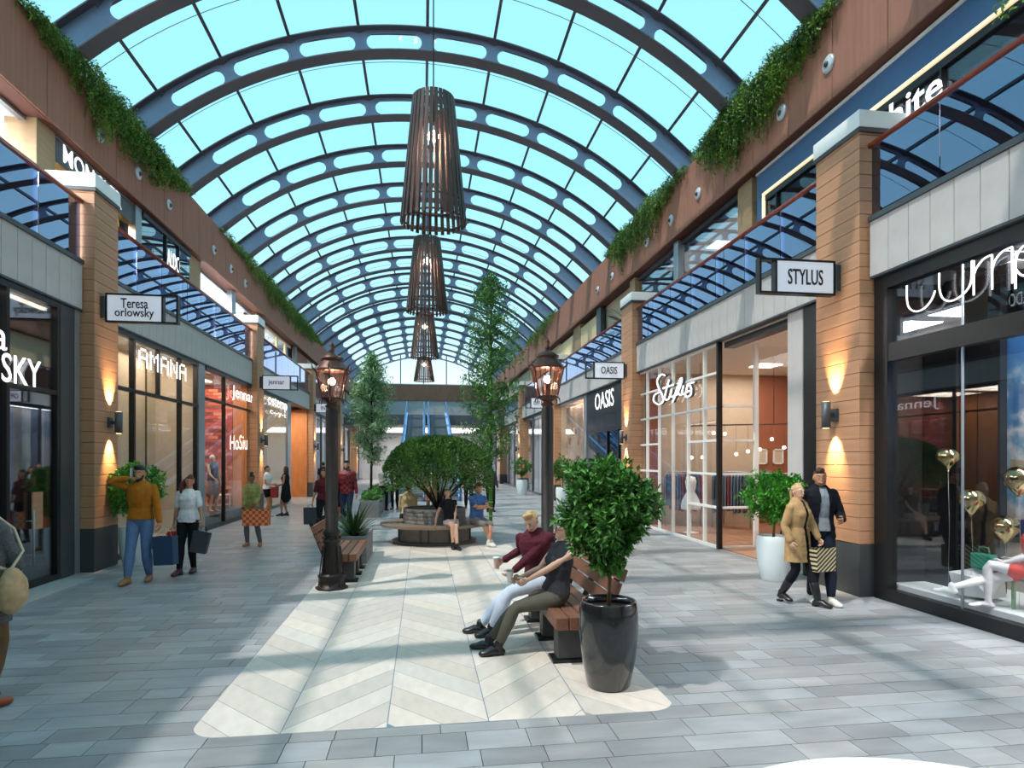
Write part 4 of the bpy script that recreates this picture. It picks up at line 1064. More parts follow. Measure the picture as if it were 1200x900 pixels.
# planters of the left row
conc = mat('grey_concrete', (128, 130, 132), .75, var=.1, vscale=5, bump=.1)
def planter(x0, x1, y0, y1, h, lab):
    t = thing('long_planter', lab, 'planter', ((x0+x1)/2, (y0+y1)/2, 0)); w, l_ = (x1-x0)/2, (y1-y0)/2
    for a, b, c, d in ((-w, w, -l_, -l_+.05), (-w, w, l_-.05, l_), (-w, -w+.05, -l_+.05, l_-.05), (w-.05, w, -l_+.05, l_-.05)): MB().bbox(a, b, c, d, 0, h, .006).build('side_panel', conc, t)
    MB().box(-w+.05, w-.05, -l_+.05, l_-.05, .1, h-.06).build('soil', soil, t)
planter(-1.55, -1.0, 11.5, 12.9, .5, 'grey planter box with a spiky plant at the far end of the left bench')
tt = thing('spiky_plant', 'spiky dark green plant in the grey planter behind the left bench', 'plant', (-1.28, 11.95, .44)); rg = random.Random(8)
for i in range(90):
    a = rg.random()*2*pi; el = rg.uniform(.15, 1.45); d = Vector((cos(a)*cos(el), sin(a)*cos(el), sin(el))); p = Vector((0, 0, 0)); m = MB(); L_ = rg.uniform(.45, .85); pts = [p]
    for k in range(4): d = (d+Vector((0, 0, -.1))).normalized(); p = p+d*L_/4; pts.append(p)
    s = Vector((-sin(a), cos(a), 0)); w_ = [.02, .026, .022, .014, .001]
    vs = [q+s*w for q, w in zip(pts, w_)]+[q-s*w+Vector((0, 0, .004)) for q, w in zip(pts, w_)]
    m.add(vs, [(k, k+1, 6+k, 5+k) for k in range(4)]); m.build('blade', leaf_palm, tt)
planter(-2.0, -1.40, 20.5, 29.5, .55, 'long low grey planter with clipped plants running up the left of the hall')
rg = random.Random(18); hd = thing('planter_hedge', 'low mixed green plants in the long grey planter', 'plants', (-1.7, 25.0, .5)); mb = MB()
for i in range(4200):
    p = Vector((rg.uniform(-.26, .26), rg.uniform(-4.4, 4.4), rg.uniform(-.06, .26))); leaf(mb, p, (rdir(rg)+Vector((0, 0, .5))).normalized(), rdir(rg), .16, .05)
mb.build('foliage', leaf_a, hd, kind='stuff')

# ================================================================ FURNITURE
wood = mat('bench_wood', (122, 82, 62), .5, var=.16, vscale=4, stretch=(6, .6, 6), bump=.1, island=.08)
def bench(x, y0, y1, face, lab):
    """slatted bench running along y, facing +x or -x"""
    t = thing('slatted_bench', lab, 'bench', (x, y0, 0)); L = y1-y0; f = face   # x = front edge of the seat
    for k in range(4):
        a = -f*(.0+k*.128); b = -f*(.118+k*.128)
        MB().bbox(min(a, b), max(a, b), 0, L, .34, .46, .008).build('seat_slat', wood, t)
    for k in range(3):
        z = .52+k*.125; xb = -f*(.50+.055*(k+.5)); m = MB(); q = .028
        m.bar((xb, 0, z+.055), (xb, L, z+.055), .045, .115, up=(-f*.35, 0, 1)); m.build('back_slat', wood, t)
    n = 3
    for k in range(n):
        y = .25+(L-.5)*k/(n-1)
        MB().bbox(min(-f*.05, -f*.42), max(-f*.05, -f*.42), y-.09, y+.09, .03, .34, .008).build('leg', plinth_m, t)
        MB().bbox(min(-f*.0, -f*.47), max(-f*.0, -f*.47), y-.12, y+.12, 0, .03, .005).build('foot', black_m, t)
        MB().bar((-f*.50, y, .36), (-f*.72, y, .92), .03, .06, up=(1, 0, 0)).build('back_bracket', black_m, t)
    return t
bench(1.20, 5.50, 7.45, -1, 'slatted wooden bench on the right where the man and woman sit')
bench(-.99, 9.67, 11.35, 1, 'slatted wooden bench behind the left street lamp')

# street lamps
iron = mat('dark_iron', (48, 44, 42), .45, .6, var=.1, vscale=10)
copper = mat('copper_brown', (88, 60, 52), .4, .6, var=.15, vscale=6)
lamp_glass = glassmat('lantern_glass', (1, .9, .84), .6, base=.03)
def street_lamp(x, y, lab):
    t = thing('street_lamp', lab, 'street lamp', (x, y, 0))
    MB().lathe((0, 0, 0), [(.235, 0), (.235, .03), (.19, .04), (.19, .16), (.20, .17), (.20, .2), (.15, .23)], 8, cap1=True).build('foot', iron, t)
    b = MB(); b.lathe((0, 0, 0), [(.15, .22), (.13, .45), (.115, .66), (.13, .68), (.13, .70), (.11, .72), (.11, .79), (.125, .81), (.125, .84), (.09, .87), (.088, 2.6), (.07, 2.66)], 16); b.build('post', iron, t)
    for k in range(8):
        a = 2*pi*k/8; MB().ball((.12*cos(a), .12*sin(a), .75), .022, 6, 4).build('stud', iron, t)
        MB().bar((.19*cos(a), .19*sin(a), .05), (.125*cos(a), .125*sin(a), .62), .014, .014).build('rib', iron, t)
    MB().lathe((0, 0, 0), [(.06, 2.64), (.10, 2.68), (.06, 2.72), (.12, 2.76), (.155, 2.78), (.155, 2.80)], 12).build('collar', copper, t)
    for k in range(6):
        a = 2*pi*(k+.5)/6; a2 = 2*pi*(k+1.5)/6; c, s = cos(a), sin(a)
        MB().bar((.15*c, .15*s, 2.79), (.245*c, .245*s, 3.20), .018, .018).build('lantern_bar', copper, t)
        m = MB(); m.add([(.145*c, .145*s, 2.80), (.145*cos(a2), .145*sin(a2), 2.80), (.235*cos(a2), .235*sin(a2), 3.19), (.235*c, .235*s, 3.19)], [(0, 1, 2, 3)]); m.build('lantern_pane', lamp_glass, t)
        am = (a+a2)/2
        for q in (.33, .67):
            b0 = Vector((.145*c, .145*s, 2.80)).lerp(Vector((.145*cos(a2), .145*sin(a2), 2.80)), q); b1 = Vector((.235*c, .235*s, 3.19)).lerp(Vector((.235*cos(a2), .235*sin(a2), 3.19)), q)
            MB().bar(b0, b1, .006, .006).build('glazing_bar', copper, t)
        MB().tube([(.25*c, .25*s, 3.20), (.29*c, .29*s, 3.22), (.305*c, .305*s, 3.28)], [.014, .012, .004], 6).build('roof_spike', copper, t)
        MB().tube([(.13*c, .13*s, 2.80), (.18*c, .18*s, 2.76), (.19*c, .19*s, 2.70)], [.012, .01, .003], 6).build('lower_spike', copper, t)
    MB().lathe((0, 0, 0), [(.25, 3.19), (.26, 3.205), (.25, 3.225), (.155, 3.33), (.15, 3.345), (.17, 3.36), (.165, 3.39), (.06, 3.45), (.035, 3.47)], 6).build('lantern_roof', copper, t)
    MB().lathe((0, 0, 0), [(.03, 3.46), (.045, 3.50), (.02, 3.53), (.04, 3.57), (.02, 3.60), (.008, 3.64)], 10).build('finial', copper, t)
    MB().ball((0, 0, 3.04), .055, 14, 10).build('bulb', mat('bulb_glow', (255, 226, 190), .5, emit=14), t)
    MB().lathe((0, 0, 0), [(.03, 2.80), (.03, 2.98)], 10).build('bulb_holder', copper, t)
    lamp('POINT', (x, y, 3.04), 160, (1, .66, .46), .06)
street_lamp(-1.32, 9.40, 'tall dark street lamp with copper lantern beside the left bench')
street_lamp(1.77, 8.70, 'tall dark street lamp with copper lantern behind the seated man')

# slatted pendant lamps
slat_m = mat('pendant_slat', (66, 48, 44), .45, var=.15, vscale=6, stretch=(4, 4, .5), island=.12)
PZ = None
for i, (u, vt, vb, ws) in enumerate(((508, 116, 262, 79), (500.5, 280, 366, 50), (497.7, 367, 420, 34), (497, 419, 447, 25))):
    # true size 1.15 m wide at the rim
    W_ = 1.10; d = FPX*W_/ws; a = (u-600)/FPX; x = d*(TS+a*TC); y = d*(TC-a*TS)
    ztop = EYE+(V0-vt)/FPX*d; zb = EYE+(V0-vb)/FPX*d; H_ = ztop-zb; R1, R0 = W_/2-.02, W_/2*.60
    t = thing('pendant_lamp', '%s pendant lamp of dark slats hanging from the glass roof' % ('largest, nearest', 'second nearest', 'third', 'farthest, smallest')[i], 'pendant lamp', (x, y, zb))
    ns = 30
    for k in range(ns):
        aa = 2*pi*k/ns; c, s = cos(aa), sin(aa)
        MB().bar((R1*c, R1*s, 0), (R0*c, R0*s, H_), .055, .022, up=(c, s, .2)).build('slat', slat_m, t)
    for z, in_ in ((H_*.97, .02), (H_*.16, .02), (H_*.03, .03)):
        r_ = R1+(R0-R1)*z/H_-in_; pts = [(r_*cos(2*pi*k/32), r_*sin(2*pi*k/32), z) for k in range(32)]
        MB().tube(pts, .016, 6, closed=True).build('hoop', slat_m, t)
    for k in range(4):
        aa = pi*k/4; MB().bar((R0*cos(aa), R0*sin(aa), H_*.97), (-R0*cos(aa), -R0*sin(aa), H_*.97), .02, .02).build('cross_bar', black_m, t)
    MB().lathe((0, 0, 0), [(.05, H_*.80), (.06, H_*.86), (.05, H_*.97), (.045, H_+.08), (.012, H_+.12)], 12).build('bulb_holder', black_m, t)
    zr = ZC+sqrt((RI+.62)**2-(x-RC)**2)-zb
    MB().tube([(0, 0, H_+.1), (0, 0, zr)], .012, 6).build('cable', black_m, t)
    MB().ball((0, 0, H_*.70), .09, 14, 10).build('bulb', mat('bulb_glow', (255, 226, 190), .5, emit=14), t)
    lamp('POINT', (x, y, zb+H_*.70), 300, (1, .72, .5), .1)

# escalators at the far end of the hall
blue_rail = mat('blue_rail', (52, 104, 170), .35); pale_glass = glassmat('pale_blue_glass', (.72, .86, 1), .8, base=.12); step_m = mat('escalator_step', (120, 128, 134), .5)
for i, (x0, x1) in enumerate(((-1.12, .12), (.42, 1.70))):
    t = thing('escalator', '%s escalator with blue handrails rising to the far bridge' % ('left', 'right')[i], 'escalator', ((x0+x1)/2, 28, 0)); w = (x1-x0)/2; L = 18.; Hh = ZS1
    sp = atan(Hh/L)
    m = MB()
    for sg_ in (-1, 1):
        a, b = (sg_*w, .6, .9), (sg_*w, L, Hh+.95)
        MB().tube([(sg_*w, 0, .0), (sg_*w, -.15, .5), (sg_*w, .1, .88), (sg_*w, .6, .95), b, (sg_*w, L+1.2, Hh+.98)], .05, 8).build('handrail', blue_rail, t)
        MB().add([(sg_*w, .1, .05), (sg_*w, L, Hh), (sg_*w, L, Hh+.9), (sg_*w, .1, .85)], [(0, 1, 2, 3)]).build('side_glass', pale_glass, t)
        MB().bar((sg_*w, .1, .05), (sg_*w, L, Hh+.0), .16, .35).build('skirt', mat('pale_blue_skirt', (150, 186, 226), .4), t)
    st = MB(); n = 60
    for k in range(n): st.box(-w+.1, w-.1, L*k/n, L*(k+1)/n+.01, Hh*k/n-.25, Hh*(k+1)/n)
    st.build('steps', step_m, t, kind='stuff')
    MB().bar((0, .3, -.1), (0, L, Hh-.5), 2*w, .3).build('truss', silver, t)
# soft lights under the far bridge and behind
MB().box(-4, 4.6, 50, 58, ZS0-.06, ZS0-.03).build('light_panel', white_lt, kind='structure'); lamp('AREA', (.3, 54, ZS0-.1), 550, (1, .97, .94), size=7, sy=10)
# ================================================================ PEOPLE
skin_l = mat('skin_light', (224, 176, 150), .5, var=.05, vscale=12); skin_m = mat('skin_tan', (196, 140, 108), .5, var=.05, vscale=12); skin_d = mat('skin_brown', (140, 92, 68), .5, var=.05, vscale=12)
eye_w = mat('eye_white', (235, 232, 228), .3); eye_d = mat('eye_dark', (40, 28, 22), .3); lip_m = mat('lips', (178, 96, 88), .45); teeth_m = mat('teeth', (242, 238, 232), .4)
def cloth(name, rgb, **k):
    k.setdefault('rough', .85); k.setdefault('var', .10); k.setdefault('vscale', 14); k.setdefault('bump', .25); k.setdefault('bscale', 22); k.setdefault('spec', .2)
    return mat(name, rgb, **k)
def ring_loft(mb, pts, rad, side, n=12):
    """closed tapering body part; rad = (half width, half depth) at each point, side = direction of the width"""
    pts = [Vector(p) for p in pts]; N = len(pts); side = Vector(side)
    P = []; t0 = (pts[1]-pts[0]).normalized(); t1 = (pts[-1]-pts[-2]).normalized()
    a0 = min(rad[0]); a1 = min(rad[-1])
    P.append((pts[0]-t0*a0*.75, (rad[0][0]*.55, rad[0][1]*.55), t0)); 
    for i in range(N): P.append((pts[i], rad[i], (pts[min(i+1, N-1)]-pts[max(i-1, 0)]).normalized()))
    P.append((pts[-1]+t1*a1*.75, (rad[-1][0]*.55, rad[-1][1]*.55), t1))
    vs = []; fs = []
    for c, (a, b), t in P:
        s = side-t*side.dot(t)
        s = s.normalized() if s.length > .05 else t.orthogonal().normalized()
        u = t.cross(s)
        vs += [c+s*a*cos(2*pi*k/n)+u*b*sin(2*pi*k/n) for k in range(n)]
    M_ = len(P)
    for i in range(M_-1): fs += [(i*n+k, i*n+(k+1) % n, (i+1)*n+(k+1) % n, (i+1)*n+k) for k in range(n)]
    o = len(vs); vs += [P[0][0]-t0*a0*.28, P[-1][0]+t1*a1*.28]
    fs += [(o, (k+1) % n, k) for k in range(n)]+[(o+1, (M_-1)*n+k, (M_-1)*n+(k+1) % n) for k in range(n)]
    mb.add(vs, fs, True)
def fuse(mb, vox, it=4, fac=.5, disp=0, dsz=.15):
    """one continuous skin over the overlapping pieces"""
    me = bpy.data.meshes.new('f'); me.from_pydata(mb.v, [], mb.f)
    bm = bmesh.new(); bm.from_mesh(me); bmesh.ops.recalc_face_normals(bm, faces=bm.faces[:]); bm.to_mesh(me); bm.free()
    o = bpy.data.objects.new('f', me)
    r_ = o.modifiers.new('r', 'REMESH'); r_.mode = 'VOXEL'; r_.voxel_size = vox; r_.use_smooth_shade = True
    s = o.modifiers.new('s', 'SMOOTH'); s.iterations = it; s.factor = fac
    out = baked(o); bpy.data.meshes.remove(me)
    if disp:
        nv = len(out.vertices); co = [0.0]*(3*nv); out.vertices.foreach_get('co', co); no = [0.0]*(3*nv); out.vertices.foreach_get('normal', no)
        for i in range(0, 3*nv, 3):
            p = Vector(co[i:i+3]); q = (noise.noise(p/dsz)+.5*noise.noise(p/dsz*2.3))*disp
            co[i] += no[i]*q; co[i+1] += no[i+1]*q; co[i+2] += no[i+2]*q
        out.vertices.foreach_set('co', co); out.update()
    return out
def ik(a, b, l1, l2, hint):
    """elbow / knee position between a and b"""
    a, b, hint = Vector(a), Vector(b), Vector(hint); d = b-a; L = min(d.length, (l1+l2)*.999); u = d.normalized()
    b = a+u*L; x = (l1*l1-l2*l2+L*L)/(2*L); h = sqrt(max(0, l1*l1-x*x)); w = hint-u*hint.dot(u)
    w = w.normalized() if w.length > 1e-4 else u.orthogonal().normalized()
    return a+u*x+w*h, b
def hand(mb, wr, d, nrm, thumb, s, curl=.5, hold=False):
    """palm and five fingers; d = direction of the hand, nrm = back of the hand, thumb = side of the thumb"""
    d, nrm = Vector(d).normalized(), Vector(nrm); nrm = (nrm-d*nrm.dot(d)).normalized(); sd = d.cross(nrm).normalized()
    if sd.dot(Vector(thumb)) < 0: sd = -sd
    ring_loft(mb, [wr-d*.01*s, wr+d*.03*s, wr+d*.075*s], [(.024*s, .018*s), (.036*s, .015*s), (.040*s, .013*s)], sd, 10)
    for i, (off, L) in enumerate(((.030, .070), (.010, .078), (-.010, .073), (-.029, .058))):
        p = wr+d*.075*s+sd*off*s; pts = [p-d*.012*s]; dd = (d+sd*off*2.5).normalized(); c = curl*(1+.1*i)
        for k, fr in enumerate((.45, .3, .25)):
            ang = c*(.55 if k == 0 else .8); dd = (dd*cos(ang)-nrm*sin(ang)).normalized(); pts.append(pts[-1]+dd*(L*fr+(.012 if k == 0 else 0))*s); nn = nrm
        mb.tube(pts, [.0095*s, .009*s, .008*s, .006*s], 7)
    p = wr+d*.02*s+sd*.026*s; d1 = (d*.65+sd*.75-nrm*.25).normalized(); q = p+d1*.038*s; d2 = (d*.9+sd*.2-nrm*(.3+.4*curl)).normalized()
    mb.tube([p-d1*.01*s, q, q+d2*.03*s, q+d2*.048*s], [.013*s, .0115*s, .010*s, .007*s], 7)
def person(label, x, y, face, h=1.75, sex='m', z=0, vox=.009, skin=None, pelvis=None, lean=(0, 0), top=None, sleeve=1.0, bottom=None, blen=1.0,
           shoes=None, boots=False, hair=('short', None), head=(0, 0), armL=None, armR=None, footL=None, footR=None, extra=None, hips=1.0, neckline=.0, heels=False, curl=(.5, .5), coat=None, skirt=None, twist=0, bald=False, kneeL=None, kneeR=None, elbL=None, elbR=None, beard=None, waistz=None, glasses=False, shirt_len=.0, smile=True, collar=None, name='person', cat='person', plainhead=False):
    """face: heading in degrees (0 = +y, 90 = +x).  Local frame: x right, y forward, z up; positions are metres for a 1.75 m figure"""
    s = h/1.75; skin = skin or skin_l; f = (sex == 'f')
    root = thing(name, label, cat, (x, y, z), -radians(face))
    V = Vector
    pel = V(pelvis or (0, 0, .95)); tl = .53 if not f else .50
    lx, ly = radians(lean[0]), radians(lean[1])                  # sideways, forward
    up = V((sin(lx), sin(ly)*cos(lx), cos(lx)*cos(ly))).normalized()
    tw = radians(twist); side = V((cos(tw), -sin(tw), 0)); side = (side-up*side.dot(up)).normalized(); fwd = up.cross(side).normalized()
    if fwd.y*cos(tw) < 0 and abs(twist) < 90: fwd = -fwd
    pside = V((1, 0, 0)); neck = pel+up*tl
    sw = .176 if not f else .152
    shL, shR = neck-side*sw-up*.068, neck+side*sw-up*.068
    hw = .088
    hipL, hipR = pel+V((-hw, 0, -.03)), pel+V((hw, 0, -.03))
    footL = V(footL or (-.10, 0, .08)); footR = V(footR or (.10, 0, .08))
    tl1, tl2 = .435, .425
    kL, footL = ik(hipL, footL, tl1, tl2, kneeL or (0, 1, 0)); kR, footR = ik(hipR, footR, tl1, tl2, kneeR or (0, 1, 0))
    armL = V(armL or (-.27, .05, .84)); armR = V(armR or (.27, .05, .84))
    au, al = (.285, .255) if not f else (.265, .24)
    eL, wL = ik(shL, armL, au, al, elbL or (-.25, -1, 0)); eR, wR = ik(shR, armR, au, al, elbR or (.25, -1, 0))
    body = MB()
    def trunk(mb, e, t0=-.07, t1=.565, w0=None):
        k = .92 if f else 1.0; he = hips
        st = [(-.07, .125*he, .095), (0, .168*he if not f else .172*he, .112), (.09, .150*he if not f else .142*he, .105), (.17, .140 if not f else .118, .096 if not f else .086), (.27, .155 if not f else .128, .104 if not f else .100), (.36, .170 if not f else .140, .115 if not f else .112), (.44, .170 if not f else .140, .105 if not f else .092), (.50, .135*k, .072), (.535, .075, .055)]
        pts, rad = [], []
        for t, a, b in st:
            if t < t0 or t > t1: continue
            c = pel+up*t*(tl/.53); pts.append(c+fwd*(.012 if .2 < t < .45 else 0)); rad.append((a+e, b+e))
        ring_loft(mb, pts, rad, side, 16)
    def arm(mb, e, S, E, W, upto=1.0):
        rr = [(.03, .046), (.25, .048), (.5, .040), (.62, .041), (.8, .033), (1.0, .025)]
        if f: rr = [(a, b*.84) for a, b in rr]
        pts, rad = [], []
        for t, r_ in rr:
            c = S.lerp(E, t/.5) if t <= .5 else E.lerp(W, (t-.5)/.5)
            if t > upto+.001:
                t2 = upto; c = S.lerp(E, t2/.5) if t2 <= .5 else E.lerp(W, (t2-.5)/.5); pts.append(c); rad.append((r_+e+.004,)*2); break
            pts.append(c); rad.append((r_+e, r_+e))
        if len(pts) > 1: ring_loft(mb, pts, rad, fwd, 10)
        mb.ball(S, (.050 if not f else .042)+e, 12, 8)
    def leg(mb, e, H, K, F, upto=1.0, ek=0):
        rr = [(0, .088), (.12, .086), (.3, .068), (.48, .054), (.56, .052), (.68, .055), (.85, .040), (1.0, .033)]
        if f: rr = [(a, b*.96) for a, b in rr]
        pts, rad = [], []
        for t, r_ in rr:
            c = H.lerp(K, t/.5) if t <= .5 else K.lerp(F, (t-.5)/.5)
            if t > upto+.001: 
                c = H.lerp(K, upto/.5) if upto <= .5 else K.lerp(F, (upto-.5)/.5); pts.append(c); rad.append((r_+e+.006,)*2); break
            pts.append(c); rad.append((r_+e+ek*t, r_+e+ek*t))
        ring_loft(mb, pts, rad, V((1, 0, 0)) if abs((K-H).normalized().x) < .9 else V((0, 1, 0)), 12)
    def toe(K, F, side_):
        d = V(((F-K).x*.2, 1, 0)); sh = (F-K).normalized(); d = (V((side_*.18, 1, 0))-sh*0).normalized()
        return d
    def foot(mb, F, K, sg, e=0, hl=.0):
        d = toe(K, F, sg); sh = (F-K).normalized(); dz = V((0, 0, -1))
        if F.z > .12:     # raised heel: foot follows the shank
            pass
        hb = V((F.x, F.y, max(.035, F.z-.045)))-d*.035; tp = V((F.x, F.y, 0))+d*.17; tp.z = max(.028, hb.z-.01-hl)
        mid = hb.lerp(tp, .5)+V((0, 0, .018+hl*.3))
        ring_loft(mb, [hb, mid, hb.lerp(tp, .78), tp], [(.034+e, .034+e), (.039+e, .033+e), (.042+e, .024+e), (.032+e, .020+e)], V((1, 0, 0)), 10)
        ring_loft(mb, [F+V((0, 0, .03)), hb+d*.02], [(.034+e, .034+e), (.036+e, .036+e)], V((1, 0, 0)), 10)
    # head
    hy, hp = radians(head[0]), radians(head[1])        # turn to the right, nod down
    F0 = fwd; hf = (F0*cos(hy)+side*sin(hy)).normalized(); hs = (side*cos(hy)-F0*sin(hy)).normalized()
    hu = (up*.35+V((0, 0, 1))*.65).normalized(); hu = (hu*cos(hp)+hf*sin(hp)).normalized(); hs = hf.cross(hu).normalized(); hf = hu.cross(hs).normalized()
    if len(head) > 2: rl = radians(head[2]); hu, hs = (hu*cos(rl)+hs*sin(rl)).normalized(), (hs*cos(rl)-hu*sin(rl)).normalized()
    hc = neck+up*.045+hu*.095+hf*.012
    hk = 1.0 if not f else .94
    def Hp(a, b, c): return hc+(hs*a+hf*b+hu*c)*hk
    def headmesh(mb, hi=True):
        ring_loft(mb, [neck-up*.05, neck+up*.02, hc-hu*.06-hf*.015], [(.062 if not f else .05, .056 if not f else .046), (.056 if not f else .044, .055 if not f else .043), (.054 if not f else .043, .055 if not f else .044)], side, 12)
        ring_loft(mb, [Hp(0, -.008, -.03), Hp(0, -.012, .02), Hp(0, -.012, .055), Hp(0, -.012, .078)], [(.062*hk, .075*hk), (.074*hk, .094*hk), (.072*hk, .090*hk), (.056*hk, .070*hk)], hs, 14)
        ring_loft(mb, [Hp(0, .030, .03), Hp(0, .034, -.02), Hp(0, .040, -.06), Hp(0, .046, -.088)], [(.058*hk, .052*hk), (.054*hk, .047*hk), (.044*hk, .040*hk), (.024*hk, .022*hk)], hs, 12)
        if plainhead: return
        ring_loft(mb, [Hp(0, .083, .018), Hp(0, .097, -.008), Hp(0, .103, -.022)], [(.008, .008), (.010, .010), (.014, .011)], hs, 8)      # nose
        ring_loft(mb, [Hp(-.045, .066, .032), Hp(0, .080, .034), Hp(.045, .066, .032)], [(.009, .010)]*3, hu, 8)                        # brow
        for q in (-1, 1): ring_loft(mb, [Hp(q*.074, -.01, .018), Hp(q*.078, -.016, -.018)], [(.010, .018), (.007, .012)], hs, 8)           # ears
        ring_loft(mb, [Hp(-.022, .078, -.052), Hp(0, .086, -.052), Hp(.022, .078, -.052)], [(.008, .008)]*3, hu, 7)                     # mouth
    trunk(body, 0)
    for S, E, W in ((shL, eL, wL), (shR, eR, wR)): arm(body, 0, S, E, W); ring_loft(body, [neck-up*.035, S], [(.05, .05), (.045, .045)], fwd, 10)
    for H, K, F, sg in ((hipL, kL, footL, -1), (hipR, kR, footR, 1)): leg(body, 0, H, K, F); foot(body, F, K, sg, 0, .02 if heels else 0)
    headmesh(body)
    if f:
        for q in (-1, 1): body.ball(pel+up*.36*(tl/.53)+fwd*.085+side*q*.062, .052, 12, 8)
    me = fuse(body, vox, 3)
    hm = MB()
    for S, E, W, q, cu in ((shL, eL, wL, -1, curl[0]), (shR, eR, wR, 1, curl[1])):
        d = (W-E).normalized(); th = fwd if abs(d.dot(fwd)) < .8 else up
        nr = -side*(-q) if abs(d.dot(side)) < .8 else up
        hand(hm, W, d, nr, th, 1.0 if not f else .88, cu)
    bm = bmesh.new(); bm.from_mesh(me); m2 = hm.mesh('h'); bm.from_mesh(m2); bm.to_mesh(me); bm.free(); bpy.data.meshes.remove(m2)
    for p in me.polygons: p.use_smooth = True
    me.materials.clear(); me.materials.append(skin)
    sc = Matrix.Diagonal((s, s, s, 1)); me.transform(sc); link('body', me, root)
    def cutmesh(q, pt, nr):
        bm = bmesh.new(); bm.from_mesh(q); bmesh.ops.bisect_plane(bm, geom=bm.verts[:]+bm.edges[:]+bm.faces[:], plane_co=pt, plane_no=nr, clear_outer=True); bm.to_mesh(q); bm.free()
    def part(nm, mb, m, vx=None, it=3, disp=0, dsz=.12, fz=True, cut=None, hemcut=None):
        if fz: q = fuse(mb, vx or vox, it, .5, disp, dsz)
        if fz and cut:
            for pt, nr in cut: cutmesh(q, pt, nr)
        if hemcut:      # straight hem: drop the trunk below it, keep the sleeves
            bm = bmesh.new(); bm.from_mesh(q); pt, nr = hemcut
            bm.verts.ensure_lookup_table(); kill = [fc for fc in bm.faces if (fc.calc_center_median()-pt).dot(nr) < 0 and abs((fc.calc_center_median()-pt).dot(side)) < .215+.0 and min((fc.calc_center_median()-w_).length for w_ in (wL, wR)) > .10 and min((fc.calc_center_median()-w_).length for w_ in (eL, eR)) > .07]
            bmesh.ops.delete(bm, geom=kill, context='FACES'); bm.to_mesh(q); bm.free()
        else: q = mb.mesh(nm)
        q.materials.clear(); q.materials.append(m); q.transform(sc); return link(nm, q, root)
    # clothing
    if bottom:
        b = MB(); trunk(b, .012, t1=.12 if not waistz else waistz); loose = .004 if f else .012
        for H, K, F, sg in ((hipL, kL, footL, -1), (hipR, kR, footR, 1)): leg(b, .010, H, K, F, blen*.965 if blen >= 1 else blen, ek=loose)
        part('trousers' if blen > .6 else 'shorts', b, bottom, disp=.005, dsz=.07)
    if skirt:
        b = MB(); L0, fl_, m_ = skirt; d = V((0, 0, -1))
        if pel.z > .8: ring_loft(b, [pel+up*.12, pel+V((0, 0, 0)), pel+d*L0*.5, pel+d*L0], [(.135, .10), (.185, .13), (.185+fl_*.5, .14+fl_*.4), (.19+fl_, .15+fl_)], (1, 0, 0), 18)
        else:
            trunk(b, .014, t1=.12)
            for H, K in ((hipL, kL), (hipR, kR)): ring_loft(b, [H, H.lerp(K, L0)], [(.10, .10), (.085, .085)], (1, 0, 0), 12)
            ring_loft(b, [(hipL+hipR)/2+V((0, 0, .0)), ((hipL+hipR)/2).lerp((kL+kR)/2, L0)], [(.14, .085), (.11, .07)], (1, 0, 0), 12)
        part('skirt', b, m_, disp=.005, dsz=.09)
    if top:
        b = MB(); trunk(b, .024, t0=-.08, t1=.515-neckline); hem = pel+up*(.03 if pel.z < .8 else -.01)-up*shirt_len
        if shirt_len > 0:
            if pel.z > .8: ring_loft(b, [pel+up*.1, pel-V((0, 0, shirt_len+.08))], [(.165, .125), (.19, .145)], (1, 0, 0), 16)
        if f:
            for q in (-1, 1): b.ball(pel+up*.36*(tl/.53)+fwd*.088+side*q*.06, .062, 12, 8)
        if sleeve > 0:
            for S, E, W in ((shL, eL, wL), (shR, eR, wR)): arm(b, .013, S, E, W, min(.97, sleeve)); ring_loft(b, [neck-up*(.055+neckline), S], [(.055, .05), (.06, .058)], fwd, 10)
        if collar: ring_loft(b, [neck-up*.03, neck+up*.025], [(.068, .064), (.060, .058)], side, 12)
        part('top', b, top, disp=.006, dsz=.08, cut=[(hem, -up)] if min(wL.z, wR.z, eL.z, eR.z) > 9 else None, hemcut=(hem, up))
    if coat:
        m_, L0, opn = coat; b = MB(); trunk(b, .034, t0=-.08, t1=.50)
        if f:
            for q in (-1, 1): b.ball(pel+up*.36*(tl/.53)+fwd*.095+side*q*.055, .078, 12, 8)
        for S, E, W in ((shL, eL, wL), (shR, eR, wR)): arm(b, .021, S, E, W, .97); ring_loft(b, [neck-up*.06, S], [(.062, .056), (.066, .064)], fwd, 10)
        if L0: ring_loft(b, [pel+up*.12, pel, pel-V((0, 0, L0))], [(.165, .128), (.195, .15), (.205, .165), ], (1, 0, 0), 18)
        ring_loft(b, [neck-up*.05-fwd*.01, neck+up*.03-fwd*.03], [(.085, .07), (.075, .05)], side, 12)
        me_ = fuse(b, vox, 3, .5, .006, .09)
        cutmesh(me_, pel-V((0, 0, max(.05, L0)-.02)), V((0, 0, -1))) if min(wL.z, wR.z) > pel.z-max(.05, L0)+.02 else None
        if opn:   # cut the open front
            bm = bmesh.new(); bm.from_mesh(me_)
            dl = [fc for fc in bm.faces if (lambda c: abs((c-pel).dot(side)) < opn*(.6+.4*min(1, max(0, (neck-c).dot(up))/.5)) and (c-pel).dot(fwd) > .03 and (c-neck).dot(up) < .03)(fc.calc_center_median())]
            bmesh.ops.delete(bm, geom=dl, context='FACES'); bm.to_mesh(me_); bm.free()
        me_.materials.clear(); me_.materials.append(m_); me_.transform(sc); link('coat', me_, root)
